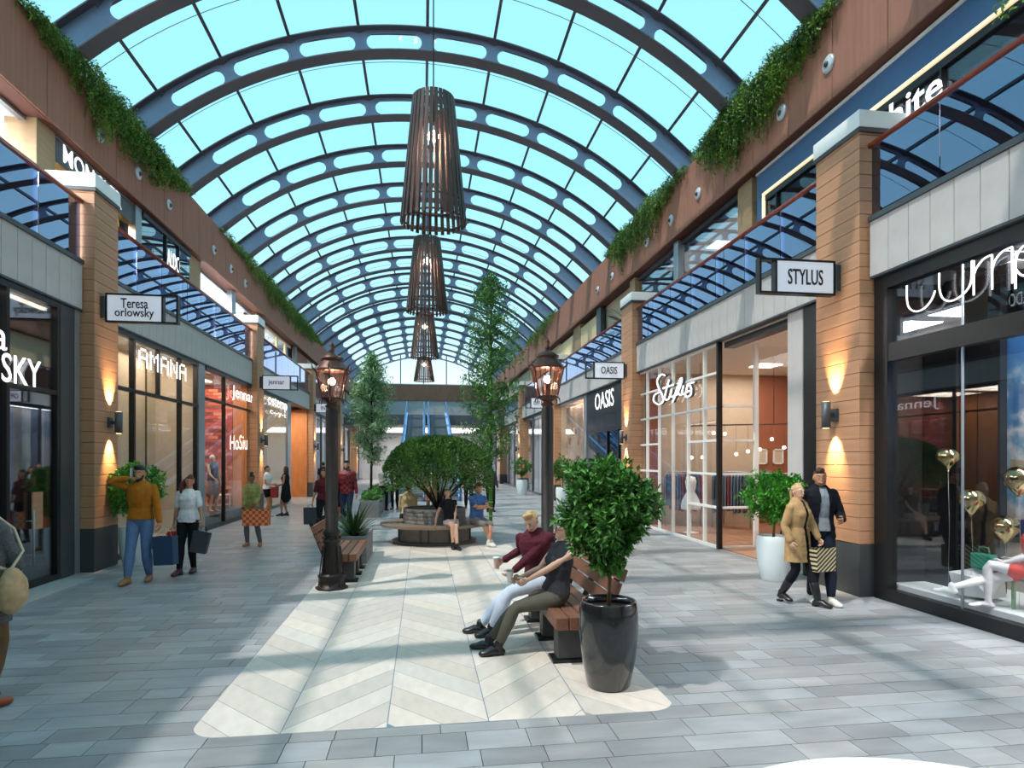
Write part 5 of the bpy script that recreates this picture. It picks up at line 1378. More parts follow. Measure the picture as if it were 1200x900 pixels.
    if shoes:
        for H, K, F, sg in ((hipL, kL, footL, -1), (hipR, kR, footR, 1)):
            b = MB(); foot(b, F, K, sg, .010, .02 if heels else 0)
            if boots: ring_loft(b, [F.lerp(K, boots), F.lerp(K, boots*.5), F], [(.062, .062) if boots > .5 else (.048, .048), (.058, .058) if boots > .5 else (.046, .046), (.045, .045)], (1, 0, 0), 12)
            d = toe(K, F, sg); hb = V((F.x, F.y, max(.035, F.z-.045)))-d*.035
            if F.z < .14: b.box(hb.x-.03, hb.x+.03, hb.y-.03, hb.y+.035, .0, .03)
            part('shoe', b, shoes, it=2)
    # hair and face
    kind, hm_ = hair
    if hm_:
        b = MB()
        if kind in ('short', 'quiff', 'tail', 'bun'):
            ring_loft(b, [Hp(0, -.024, .0), Hp(0, -.022, .035), Hp(0, -.014, .062), Hp(0, -.012, .080)], [(.070*hk, .082*hk), (.082*hk, .098*hk), (.078*hk, .096*hk), (.062*hk, .078*hk)], hs, 14)
            if kind == 'quiff': ring_loft(b, [Hp(-.03, .03, .105), Hp(.0, .06, .112), Hp(.045, .05, .10)], [(.03, .024)]*3, hu, 8)
        else:
            ring_loft(b, [Hp(0, -.026, -.03), Hp(0, -.024, .03), Hp(0, -.012, .062), Hp(0, -.012, .080)], [(.076*hk, .078*hk), (.086*hk, .094*hk), (.080*hk, .097*hk), (.062*hk, .078*hk)], hs, 14)
            if kind == 'long':
                ring_loft(b, [Hp(0, -.045, .05), Hp(0, -.06, -.05), Hp(0, -.07, -.16), Hp(0, -.07, -.24)], [(.085, .055), (.09, .05), (.085, .042), (.055, .03)], hs, 12)
                for q in (-1, 1): ring_loft(b, [Hp(q*.068, .01, .05), Hp(q*.082, -.0, -.05), Hp(q*.078, .0, -.15), Hp(q*.065, .0, -.20)], [(.02, .035), (.024, .035), (.022, .03), (.012, .015)], hs, 8)
            if kind == 'side': 
                ring_loft(b, [Hp(.06, -.02, .02), Hp(.095, .0, -.07), Hp(.105, .03, -.15), Hp(.085, .045, -.23)], [(.04, .05), (.052, .05), (.05, .045), (.025, .025)], hs, 10)
        if kind in ('bun', 'tail'):
            if kind == 'bun': b.ball(Hp(0, -.04, .13), .048, 12, 8); ring_loft(b, [Hp(0, -.03, .09), Hp(0, -.04, .12)], [(.03, .03)]*2, hs, 8)
            if kind == 'tail': ring_loft(b, [Hp(0, -.10, .04), Hp(0, -.125, -.04), Hp(0, -.11, -.15)], [(.025, .025), (.03, .025), (.015, .015)], hs, 8)
        q = fuse(b, vox*.8, 2, .5, .004, .03)
        bm = bmesh.new(); bm.from_mesh(q)       # keep the face free
        for v in bm.verts:
            c = v.co-hc; yy, zz, xx = c.dot(hf)/hk, c.dot(hu)/hk, c.dot(hs)/hk
            if yy > .0 and zz < .062 and abs(xx) < .084 and kind != 'x':
                v.co -= hf*(yy+.01)*hk*.95
        bm.to_mesh(q); bm.free(); q.materials.clear(); q.materials.append(hm_); q.transform(sc); link('hair', q, root)
        bb = MB()
        for k in (-1, 1): ring_loft(bb, [Hp(k*.046, .070, .037), Hp(k*.030, .082, .042), Hp(k*.014, .086, .038)], [(.004, .003)]*3, hu, 6)
        part('eyebrows', bb, hm_, fz=False)
    if not plainhead:
        b = MB()
        for k in (-1, 1): b.ball(Hp(k*.030, .0740, .014), .0100, 10, 6)
        part('eyes', b, eye_w, fz=False)
        b = MB()
        for k in (-1, 1): b.ball(Hp(k*.030, .0785, .014), .0074, 8, 6)
        part('pupils', b, eye_d, fz=False)
        b = MB(); ring_loft(b, [Hp(-.026, .079, -.047), Hp(-.012, .0885, -.053), Hp(.012, .0885, -.053), Hp(.026, .079, -.047)], [(.005, .004), (.007, .005), (.007, .005), (.005, .004)], hu, 6); part('lips', b, lip_m, fz=False)
        if smile: b = MB(); ring_loft(b, [Hp(-.016, .087, -.050), Hp(0, .0925, -.052), Hp(.016, .087, -.050)], [(.0035, .003)]*3, hu, 6); part('teeth', b, teeth_m, fz=False)
    if beard:
        b = MB(); ring_loft(b, [Hp(-.058, .03, -.02), Hp(-.045, .055, -.065), Hp(0, .074, -.088), Hp(.045, .055, -.065), Hp(.058, .03, -.02)], [(.014, .012), (.02, .014), (.022, .016), (.02, .014), (.014, .012)], hu, 8)
        part('beard', b, beard, fz=False)
    if glasses:
        b = MB()
        for k in (-1, 1):
            pts = [Hp(k*.033+.024*cos(a*pi/6), .092-.006*abs(cos(a*pi/6)), .014+.019*sin(a*pi/6)) for a in range(12)]; b.tube(pts, .003, 5, closed=True)
            b.tube([Hp(k*.057, .088, .018), Hp(k*.078, .0, .02)], .0028, 5)
        b.tube([Hp(-.01, .093, .016), Hp(.01, .093, .016)], .003, 5); part('glasses_frame', b, mat('red_frame', (140, 40, 34), .3), fz=False)
        b = MB()
        for k in (-1, 1): b.add([Hp(k*.033+.022*cos(a*pi/6), .091, .014+.017*sin(a*pi/6)) for a in range(12)], [tuple(range(12))])
        part('lens', b, mat('dark_lens', (90, 40, 34), .15), fz=False)
    info = dict(root=root, s=s, wL=wL, wR=wR, eL=eL, eR=eR, shL=shL, shR=shR, pel=pel, neck=neck, side=side, fwd=fwd, up=up, Hp=Hp, hc=hc, kL=kL, kR=kR)
    R = Matrix.Rotation(-radians(face), 4, 'Z')
    info['gL'] = wL+(wL-eL).normalized()*.085; info['gR'] = wR+(wR-eR).normalized()*.085
    info['w'] = lambda p: V((x, y, z))+(R @ (V(p)*s))
    return info
def bag(label, c, w, d, h, rz, m, hm=None, hh=.16, name='shopping_bag', tilt=0, cat='bag', top_open=True):
    """paper bag hanging with its handle top at c"""
    t = thing(name, label, cat, c, radians(rz)); t.rotation_euler.y = radians(tilt)
    z1 = -hh; z0 = -hh-h; a, b = w/2, d/2; e = .004
    mb = MB(); k = .94
    lo = [(-a*k, -b, z0), (a*k, -b, z0), (a*k, b, z0), (-a*k, b, z0)]; up_ = [(-a, -b, z1), (a, -b, z1), (a, b, z1), (-a, b, z1)]
    fo = [(-a*.97, 0, (z0+z1)/2), (a*.97, 0, (z0+z1)/2)]
    inn = [(-a+e, -b+e, z1), (a-e, -b+e, z1), (a-e, b-e, z1), (-a+e, b-e, z1)]; inl = [(x_*.96, y_*.9, z0+.01) for x_, y_, _ in lo]
    mb.add(lo+up_+inn+inl, [(3, 2, 1, 0), (0, 1, 5, 4), (1, 2, 6, 5), (2, 3, 7, 6), (3, 0, 4, 7), (4, 5, 9, 8), (5, 6, 10, 9), (6, 7, 11, 10), (7, 4, 8, 11), (8, 9, 13, 12), (9, 10, 14, 13), (10, 11, 15, 14), (11, 8, 12, 15), (12, 13, 14, 15)])
    mb.build('bag_body', m, t)
    for q in (-1, 1):
        MB().tube([(-w*.2, q*b*.9, z1-.02), (-w*.18, q*b*.7, z1+hh*.55), (-w*.06, 0, -.005), (w*.06, 0, -.005), (w*.18, q*b*.7, z1+hh*.55), (w*.2, q*b*.9, z1-.02)], .004, 5).build('handle', hm or m, t)
    return t

blond = mat('blond_hair', (196, 160, 112), .6, var=.25, vscale=40, stretch=(1, 1, .3)); brownh = mat('brown_hair', (74, 46, 34), .6, var=.3, vscale=40); blackh = mat('black_hair', (32, 26, 24), .55, var=.3, vscale=40); auburn = mat('auburn_hair', (96, 46, 34), .55, var=.3, vscale=40)
jeans = cloth('blue_jeans', (98, 124, 164)); blackc = cloth('black_cloth', (30, 30, 34)); whitec = cloth('white_cloth', (236, 236, 240)); lightjean = cloth('pale_jeans', (206, 214, 230)); olive = cloth('olive_trousers', (96, 92, 82)); burg = cloth('burgundy_sweater', (88, 36, 48), bscale=60)
mustard = cloth('mustard_sweater', (176, 108, 30), bscale=60); camel = cloth('camel_coat', (184, 148, 104)); navy = cloth('navy_cloth', (34, 38, 56)); greyc = cloth('grey_tshirt', (150, 154, 162)); bluet = cloth('blue_tshirt', (74, 108, 164)); greys = cloth('grey_shorts', (128, 124, 122)); tweed = cloth('grey_tweed', (92, 96, 98), var=.35, vscale=90)
shoeb = mat('black_leather', (30, 28, 32), .3, spec=.6); shoew = mat('white_shoe', (226, 220, 212), .5); shoet = mat('tan_shoe', (170, 120, 84), .5); bootbr = mat('brown_boot', (150, 72, 34), .35)
D = (.42, .42)
# the pair on the right bench (facing -x)
SE = .46
man = person('blond man in burgundy sweater and pale jeans sitting on the right bench, looking down', 1.31, 6.86, -100, 1.73, 'm', vox=.008, skin=skin_l, pelvis=(0, 0, SE+.115), twist=-46, lean=(-3, 9), top=burg, sleeve=.97, bottom=lightjean, shoes=shoeb, hair=('quiff', blond), head=(0, 26), collar=True,
             armL=(-.10, .36, .68), armR=(.30, .34, .74), footL=(-.14, .62, .08), footR=(.02, .70, .08), kneeL=(-.1, .3, 1), kneeR=(.1, .3, 1), elbL=(-.8, -1, -.4), elbR=(.9, -1, -.3), curl=(.9, .8), beard=None)
wom = person('woman in sleeveless black top, olive trousers and sunglasses sitting on the right bench', 1.31, 6.04, -88, 1.70, 'f', vox=.008, skin=skin_l, pelvis=(0, 0, SE+.115), twist=-22, lean=(0, -9), top=cloth('charcoal_top', (56, 56, 62)), sleeve=0, bottom=olive, blen=.93, shoes=shoeb, boots=.22, hair=('bun', brownh), head=(34, -4), glasses=True, collar=True,
             armL=(-.06, .36, .70), armR=(.18, .34, .72), footL=(-.10, .60, .08), footR=(.10, .68, .08), kneeL=(0, .3, 1), kneeR=(0, .3, 1), elbL=(-.8, -1, -.3), elbR=(.8, -.9, -.4), curl=(.7, .7))
c = man['w'](man['gR'])+Vector((-.015, -.02, .01))
t = thing('paper_cup', 'small iced drink cup in the seated man\'s hand', 'cup', c); MB().lathe((0, 0, -.06), [(.026, 0), (.034, .12), (.036, .122)], 16).build('cup_wall', mat('cup_pink', (226, 190, 172), .4), t); MB().lathe((0, 0, .062), [(.037, 0), (.037, .01), (.03, .014)], 16).build('lid', white_m, t)
c = wom['w'](wom['gR'])+Vector((-.03, .02, .03))
t = thing('paper_cup', 'white paper cup held between the two people on the right bench', 'cup', c); MB().lathe((0, 0, -.06), [(.026, 0), (.036, .12), (.038, .122)], 16).build('cup_wall', white_m, t); MB().lathe((0, 0, .062), [(.039, 0), (.039, .01), (.032, .014)], 16).build('lid', mat('lid_grey', (150, 150, 150), .4), t)

# couple walking on the right
cw = person('blonde woman in a camel coat with black boots walking beside the right pillar', 4.88, 7.52, 158, 1.62, 'f', vox=.009, skin=skin_l, top=blackc, bottom=blackc, shoes=shoeb, boots=.55, hair=('tail', blond), head=(8, 4), coat=(camel, .36, .03), armL=(-.20, .24, .84), armR=(.24, .06, .90), footL=(-.08, .26, .08), footR=(.08, -.20, .13), heels=True, lean=(4, 2), collar=True, curl=(1.2, .7))
cm = person('man in black jacket, grey T-shirt and dark jeans walking beside the right pillar', 5.22, 7.56, 188, 1.78, 'm', vox=.009, skin=skin_m, top=greyc, sleeve=.3, bottom=navy, blen=.96, shoes=shoew, hair=('quiff', brownh), head=(15, 4), coat=(cloth('black_jacket', (26, 27, 34)), .12, .075), armL=(-.15, .27, 1.10), armR=(.26, .06, 1.02), footL=(-.07, .16, .08), footR=(.09, -.06, .08), elbL=(-.7, -1, -.5), beard=mat('stubble', (120, 84, 62), .8), curl=(1.0, .6))
stripe = bpy.data.materials.new('striped_paper'); stripe.use_nodes = True; n_, l_ = stripe.node_tree.nodes, stripe.node_tree.links
tcn = n_.new('ShaderNodeTexCoord'); mp_ = n_.new('ShaderNodeMapping'); mp_.inputs['Rotation'].default_value = (0, radians(38), 0); wv = n_.new('ShaderNodeTexWave'); wv.inputs['Scale'].default_value = 7; wv.bands_direction = 'Z'; rr = n_.new('ShaderNodeValToRGB'); rr.color_ramp.interpolation = 'CONSTANT'; rr.color_ramp.elements[1].position = .5; rr.color_ramp.elements[0].color = lin((52, 46, 36)); rr.color_ramp.elements[1].color = lin((232, 214, 170))
l_.new(tcn.outputs['Object'], mp_.inputs[0]); l_.new(mp_.outputs[0], wv.inputs[0]); l_.new(wv.outputs[0], rr.inputs[0]); l_.new(rr.outputs[0], n_['Principled BSDF'].inputs['Base Color'])
pb = cw['w'](cw['wL'])
bag('black and cream striped shopping bag held by the woman in the camel coat', (pb.x+.03, pb.y-.03, pb.z-.04), .33, .12, .30, 12, stripe, blackc, .07)
bag('dark green shopping bag behind the striped one', (pb.x+.13, pb.y+.12, pb.z-.03), .28, .11, .30, 20, mat('dark_green_bag', (84, 88, 66), .7), blackc, .10)

# mustard sweater man, white shirt woman on the left
mm = person('man in a mustard sweater and blue jeans talking on the phone on the left', -4.33, 10.35, 178, 1.80, 'm', vox=.010, skin=skin_m, top=mustard, sleeve=.96, bottom=jeans, shoes=shoet, hair=('quiff', blackh), head=(6, 4), beard=blackh, armL=(-.30, .10, .86), armR=(.125, .09, 1.56), elbR=(1.2, .25, -.35), footL=(-.09, -.08, .08), footR=(.10, .22, .08), curl=(.9, 1.0), collar=False)
c = mm['w']((.11, .05, 1.645)); t = thing('mobile_phone', 'phone held to the ear of the man in the mustard sweater', 'phone', c); MB().bbox(-.008, .008, -.035, .035, -.07, .07, .004).build('case', mat('phone_white', (220, 220, 224), .3), t)
pb = mm['w'](mm['wL'])
bag('big navy blue shopping bag in the hand of the mustard sweater man', (pb.x+.08, pb.y-.02, pb.z-.09), .34, .14, .44, -14, mat('navy_paper', (44, 74, 104), .5), mat('cord_white', (220, 215, 205), .6), .12, tilt=-3)
ww = person('smiling woman in a white blouse and black trousers with shopping bags on the left', -3.86, 11.0, 186, 1.68, 'f', vox=.010, skin=skin_m, top=whitec, sleeve=.42, bottom=blackc, shoes=mat('purple_shoe', (84, 50, 66), .4), hair=('side', auburn), head=(-22, 10, -10), armL=(-.30, .14, .86), armR=(.24, .04, .82), footL=(-.05, -.08, .08), footR=(.06, .20, .08), heels=True, shirt_len=.05, curl=(1.0, .9), neckline=.03)
pb = ww['w'](ww['wR']); bag('red shopping bag of the woman in the white blouse', (pb.x-.03, pb.y, pb.z-.08), .16, .2, .36, 10, mat('red_paper', (196, 38, 36), .5), hh=.08)
pb = ww['w'](ww['wL']); bag('dark grey shopping bag of the woman in the white blouse', (pb.x+.04, pb.y-.02, pb.z-.08), .26, .14, .34, 5, mat('slate_paper', (62, 64, 74), .6), hh=.10, tilt=12)

# woman at the left edge of the frame
ew = person('person in a grey tweed coat and brown boots at the left edge', -3.32, 5.25, 15, 1.72, 'f', vox=.009, skin=skin_l, top=blackc, bottom=cloth('brown_tights', (110, 84, 62)), shoes=bootbr, boots=.75, hair=('long', brownh), head=(-30, 0), coat=(tweed, .30, 0), armL=(-.24, .10, .9), armR=(.02, .30, 1.04), footL=(-.08, .05, .08), footR=(.08, -.05, .08), elbR=(.9, -.8, -.4))
c = ew['w']((.26, .0, .93)); t = thing('handbag', 'beige slouchy handbag on the hip of the person in the tweed coat', 'bag', c)
hb = MB(); ring_loft(hb, [(0, 0, .12), (0, 0, .06), (0, 0, -.06), (0, 0, -.13)], [(.05, .09), (.075, .13), (.085, .14), (.06, .11)], (1, 0, 0), 14); q = fuse(hb, .01, 3, .5, .007, .08); q.materials.append(cloth('beige_leather', (184, 156, 118), rough=.55, var=.2, vscale=12)); link('bag_body', q, t)
R_ = lambda a: Vector(ew['w'](a))-Vector(c)
MB().tube([(0, -.08, .1), R_((.19, .16, 1.2)), R_((.12, .15, 1.38)), R_((.11, .02, 1.49)), R_((.13, -.13, 1.36)), R_((.2, -.14, 1.15)), (0, .08, .1)], .012, 6).build('strap', mat('cream_strap', (206, 190, 160), .6), t)

# people farther away
vb = .014
check = bpy.data.materials.new('orange_check'); check.use_nodes = True; n_, l_ = check.node_tree.nodes, check.node_tree.links; tcn = n_.new('ShaderNodeTexCoord'); ck = n_.new('ShaderNodeTexChecker'); ck.inputs['Scale'].default_value = 16; ck.inputs['Color1'].default_value = lin((208, 72, 44)); ck.inputs['Color2'].default_value = lin((232, 160, 104))
l_.new(tcn.outputs['Object'], ck.inputs[0]); l_.new(ck.outputs[0], n_['Principled BSDF'].inputs['Base Color'])
gw = person('woman in a yellow-green top and grey trousers carrying a big orange checked bag', -3.70, 14.25, 182, 1.62, 'f', vox=.012, skin=skin_d, top=cloth('lime_top', (150, 152, 92), var=.25), sleeve=.9, bottom=cloth('grey_trouser', (112, 116, 124)), shoes=shoet, hair=('bun', blackh), head=(-6, 14), armL=(-.12, .22, .98), armR=(.10, .24, .92), footL=(-.20, .03, .08), footR=(.10, .0, .08), curl=(1, 1), shirt_len=.08)
bag('big orange checked shopping bag carried by the woman in the yellow-green top', (-3.52, 13.93, .98), .56, .2, .34, 0, check, mat('orange_handle', (180, 70, 44), .6), .16)
a = person('woman in white top and dark shorts with a red bag facing the woman in black', -5.05, 21.3, 100, 1.72, 'f', vox=vb, skin=skin_m, top=whitec, sleeve=.2, bottom=blackc, blen=.3, shoes=shoew, hair=('short', blackh), armR=(.1, .25, 1.1)); pb = a['w']((.12, .3, 1.1)); bag('dark red shopping bag between the two women by the second left pillar', (pb.x, pb.y, pb.z), .2, .3, .34, 0, mat('dark_red_paper', (150, 44, 44), .6), hh=.1)
person('woman in a black sleeveless top and black skirt by the second left pillar', -4.52, 21.6, -80, 1.70, 'f', vox=vb, skin=skin_m, top=blackc, sleeve=0, skirt=(.34, .02, blackc), shoes=shoeb, hair=('long', brownh), armR=(.1, .25, 1.05), armL=(-.1, .25, 1.05), footL=(-.06, .12, .08), heels=True)
person('man in a navy shirt and light trousers seen from behind near the third left pillar', -4.38, 28.6, 10, 1.78, 'm', vox=vb, skin=skin_m, top=navy, sleeve=.35, bottom=cloth('stone_trousers', (178, 172, 162)), shoes=shoeb, hair=('short', blackh), head=(0, 0))
plaid = bpy.data.materials.new('red_plaid'); plaid.use_nodes = True; n_, l_ = plaid.node_tree.nodes, plaid.node_tree.links; tcn = n_.new('ShaderNodeTexCoord'); ck = n_.new('ShaderNodeTexChecker'); ck.inputs['Scale'].default_value = 14; ck.inputs['Color1'].default_value = lin((150, 34, 46)); ck.inputs['Color2'].default_value = lin((70, 22, 34)); l_.new(tcn.outputs['Object'], ck.inputs[0]); l_.new(ck.outputs[0], n_['Principled BSDF'].inputs['Base Color'])
person('bearded man in a red plaid shirt and jeans walking behind the left bench', -2.08, 17.7, 184, 1.86, 'm', vox=.012, skin=skin_m, top=plaid, sleeve=.95, bottom=cloth('dark_jeans', (50, 62, 92)), shoes=shoet, hair=('quiff', blackh), beard=brownh, shirt_len=.06, footL=(-.08, .15, .08), footR=(.1, -.1, .08))
a = person('woman in a dark red top and black trousers partly hidden by the left street lamp', -2.38, 15.6, 176, 1.70, 'f', vox=.012, skin=skin_m, top=cloth('wine_top', (96, 36, 48)), sleeve=.5, bottom=blackc, shoes=shoeb, hair=('long', brownh))
pb = a['w'](a['wL']); bag('red shopping bag just right of the left street lamp post', (pb.x+.03, pb.y, pb.z-.06), .2, .14, .34, 0, mat('red_paper', (196, 38, 36), .5), hh=.08)
pb = a['w'](a['wR']); bag('slate shopping bag just left of the left street lamp post', (pb.x-.06, pb.y, pb.z-.06), .3, .14, .40, 0, mat('slate_paper', (62, 64, 74), .6), hh=.08)
person('dark-haired man in a dark jacket standing behind the woman in dark red', -2.75, 20.4, 150, 1.76, 'm', vox=vb, skin=skin_m, top=cloth('peach_top', (190, 150, 134)), bottom=blackc, shoes=shoeb, hair=('short', blackh), coat=(blackc, .05, .08))
person('woman in a white sweater and black trousers by the long planter', -1.42, 23.4, 160, 1.70, 'f', vox=vb, skin=skin_m, top=whitec, sleeve=.95, bottom=blackc, shoes=mat('red_shoe', (150, 40, 44), .5), hair=('tail', blond), armR=(.1, .22, 1.1))
person('red-haired woman in a black jacket by the long planter', -1.02, 23.8, 190, 1.72, 'f', vox=vb, skin=skin_l, top=whitec, sleeve=.9, bottom=blackc, shoes=mat('red_shoe', (150, 40, 44), .5), hair=('long', auburn), coat=(blackc, .06, .06))
# on the round bench
SB = .445
person('woman in a black top and short pale skirt sitting on the round bench, leaning back', BX+.34, BY-.92, 172, 1.68, 'f', vox=.010, skin=skin_l, pelvis=(0, 0, SB+.12), lean=(6, -14), top=blackc, sleeve=.12, neckline=.03, skirt=(.55, .0, cloth('pale_skirt', (170, 160, 162))), shoes=shoeb, hair=('long', brownh), head=(10, -18), armL=(-.05, .22, .64), armR=(.34, -.12, .50), footL=(-.02, .62, .08), footR=(.04, .46, .10), kneeL=(.15, .3, 1), kneeR=(0, .3, 1), heels=True, smile=True)
person('man in a blue T-shirt and grey shorts sitting cross-armed on the round bench', BX+.92, BY-.62, 150, 1.76, 'm', vox=.010, skin=skin_m, pelvis=(0, 0, SB+.11), lean=(0, 4), top=bluet, sleeve=.3, bottom=greys, blen=.50, shoes=shoew, hair=('short', brownh), head=(-20, 6), armL=(.12, .25, .86), armR=(-.12, .25, .82), elbL=(-1, .2, -.3), elbR=(1, .2, -.3), footL=(.06, .55, .08), footR=(-.04, .50, .08), kneeL=(-.4, .3, 1), kneeR=(.4, .3, 1), curl=(.3, .3))
person('person in a cream jacket sitting on the far side of the round bench, back turned', BX-.62, BY+.95, -10, 1.70, 'm', vox=.012, skin=skin_m, pelvis=(0, 0, SB+.11), top=cloth('cream_jacket', (206, 190, 150)), sleeve=.95, bottom=navy, shoes=shoeb, hair=('short', blackh), footL=(-.1, .5, .08), footR=(.1, .5, .08), kneeL=(0, .3, 1), kneeR=(0, .3, 1), armL=(-.15, .3, .62), armR=(.15, .3, .62))
person('woman in a brown coat standing behind the round bench tree', .28, 20.6, 180, 1.72, 'f', vox=vb, skin=skin_m, top=whitec, bottom=cloth('brown_tights', (110, 84, 62)), shoes=shoet, hair=('long', brownh), coat=(cloth('brown_coat', (146, 112, 84)), .42, .03))
person('person all in black walking left of the ringed green cane', 1.74, 23.6, 185, 1.78, 'm', vox=vb, skin=skin_m, top=blackc, sleeve=.95, bottom=blackc, shoes=shoeb, hair=('short', blackh), footL=(-.12, .22, .08), footR=(.1, -.2, .1))
person('person in black standing partly hidden behind the ringed green cane', 2.42, 22.2, 170, 1.74, 'm', vox=vb, skin=skin_m, top=cloth('grey_top', (84, 80, 84)), sleeve=.95, bottom=blackc, shoes=shoeb, hair=('short', brownh))

# ================================================================ SHOP DISPLAYS
white_man = mat('mannequin_white', (236, 234, 232), .35); grey_man = mat('mannequin_cream', (206, 190, 172), .4)
X = XL_W
yA_ = hx(247, X-.5)
person('white-topped mannequin in a denim dress standing on the plinth by the brick wall', X-.45, yA_, 120, 1.72, 'f', z=.34, vox=.013, skin=grey_man, top=cloth('denim_top', (84, 100, 124)), sleeve=0, skirt=(.42, .02, cloth('denim_skirt', (150, 160, 172))), hair=('short', white_man), armR=(.2, .3, 1.0), plainhead=True, name='mannequin', cat='mannequin', smile=False)
person('mannequin in a pale shirt and trousers reaching forward in the wood-walled window', X-.55, hx(280, X-.55), 190, 1.78, 'm', z=.34, vox=.013, skin=grey_man, top=cloth('pale_shirt', (200, 196, 186)), sleeve=.6, bottom=cloth('cream_trousers', (196, 188, 176)), hair=('short', blackh), armR=(.34, .30, 1.12), armL=(-.2, -.1, .9), plainhead=True, name='mannequin', cat='mannequin', smile=False)
y_ = hx(256, X-.6); t = thing('side_table', 'small white-framed table between the two mannequins on the plinth', 'table', (X-.6, y_, .34))
for a in (-.22, .22):
    for b in (-.4, .4): MB().box(a-.015, a+.015, b-.015, b+.015, 0, .42).build('leg', beige, t)
MB().bbox(-.25, .25, -.44, .44, .42, .45, .005).build('table_top', beige, t)
MB().bbox(-.25, .25, -.44, .44, .12, .14, .004).build('shelf', beige, t)

# balloon window: mannequin, balloons, crumpled cube, green bag
X = XR_W
mq = person('white mannequin in a red dress sitting cross-legged among gold balloons', X+.46, 5.93, -46, 1.72, 'f', z=.22, vox=.009, skin=white_man, pelvis=(0, 0, .46), lean=(-3, -4), top=cloth('coral_dress', (216, 78, 70)), sleeve=0, neckline=.07, skirt=(.5, .02, cloth('coral_dress', (216, 78, 70))), armL=(-.12, .28, .54), armR=(.2, .2, .54), footL=(-.12, .42, .08), footR=(-.26, .78, .22), kneeR=(.1, .2, 1), kneeL=(0, .3, 1), shoes=None, hair=('none', None), plainhead=True, name='mannequin', cat='mannequin', smile=False)
ch = thing('display_stool', 'pale green metal stool under the white mannequin', 'stool', (X+.50, 5.89, .22))
for a in (-.17, .17):
    for b in (-.17, .17): MB().box(a-.015, a+.015, b-.015, b+.015, 0, .32).build('leg', mat('pale_green_metal', (120, 160, 120), .4), ch)
MB().bbox(-.19, .19, -.19, .19, .32, .35, .006).build('seat', mat('pale_green_metal', (120, 160, 120), .4), ch)
ct = thing('crumpled_cube', 'white faceted display block holding the green bag', 'display block', (X+.42, 6.62, .22)); bm = bmesh.new(); bmesh.ops.create_icosphere(bm, subdivisions=1, radius=.30); rg = random.Random(4)
for v in bm.verts: v.co = Vector((v.co.x*1.0, v.co.y*1.1, (max(-.17, min(.19, v.co.z*.9))+.17)))+Vector((rg.uniform(-.03, .03), rg.uniform(-.03, .03), 0))
me = bpy.data.meshes.new('block'); bm.to_mesh(me); bm.free(); me.materials.append(mat('white_paint', (252, 252, 250), .4)); link('block', me, ct)
bgr = thing('handbag', 'small turquoise handbag on the white faceted block', 'bag', (X+.40, 6.50, .60)); MB().bbox(-.06, .06, -.13, .13, 0, .17, .01).build('bag_body', mat('turquoise_leather', (28, 160, 132), .4), bgr); MB().tube([(0, -.08, .16), (0, -.06, .25), (0, .06, .25), (0, .08, .16)], .008, 6).build('handle', mat('turquoise_leather', (28, 160, 132), .4), bgr)
gold = mat('gold_foil', (214, 190, 140), .12, 1.0)
for i, (u, v, xx, rr_) in enumerate(((1111, 536, X+.35, .135), (1138, 586, X+.40, .150), (1194, 562, X+.35, .150), (1178, 618, X+.75, .150))):
    y = Yat(u, xx); z = Zat(v, xx, y)
    t = thing('gold_balloon', ('upper left gold balloon in the black shop window', 'gold balloon just below the upper left one', 'gold balloon at the right edge of the frame', 'lowest gold balloon behind the seated mannequin')[i], 'balloon', (xx, y, z))
    MB().lathe((0, 0, 0), [(.012, -rr_*1.22), (rr_*.16, -rr_*1.14), (rr_*.45, -rr_*.85), (rr_*.80, -rr_*.45), (rr_*.98, -.02), (rr_*.97, rr_*.25), (rr_*.80, rr_*.62), (rr_*.5, rr_*.86), (rr_*.2, rr_*.96), (.005, rr_*.98)], 24).build('skin', gold, t)
    MB().lathe((0, 0, -rr_*1.3), [(.022, 0), (.012, .03)], 10).build('knot', gold, t)
    MB().tube([(0, 0, -rr_*1.25), (.02, 0, -(z-.22)*.5), (0, 0, .225-z)], .0022, 4).build('string', mat('string_white', (200, 200, 190), .6), t)

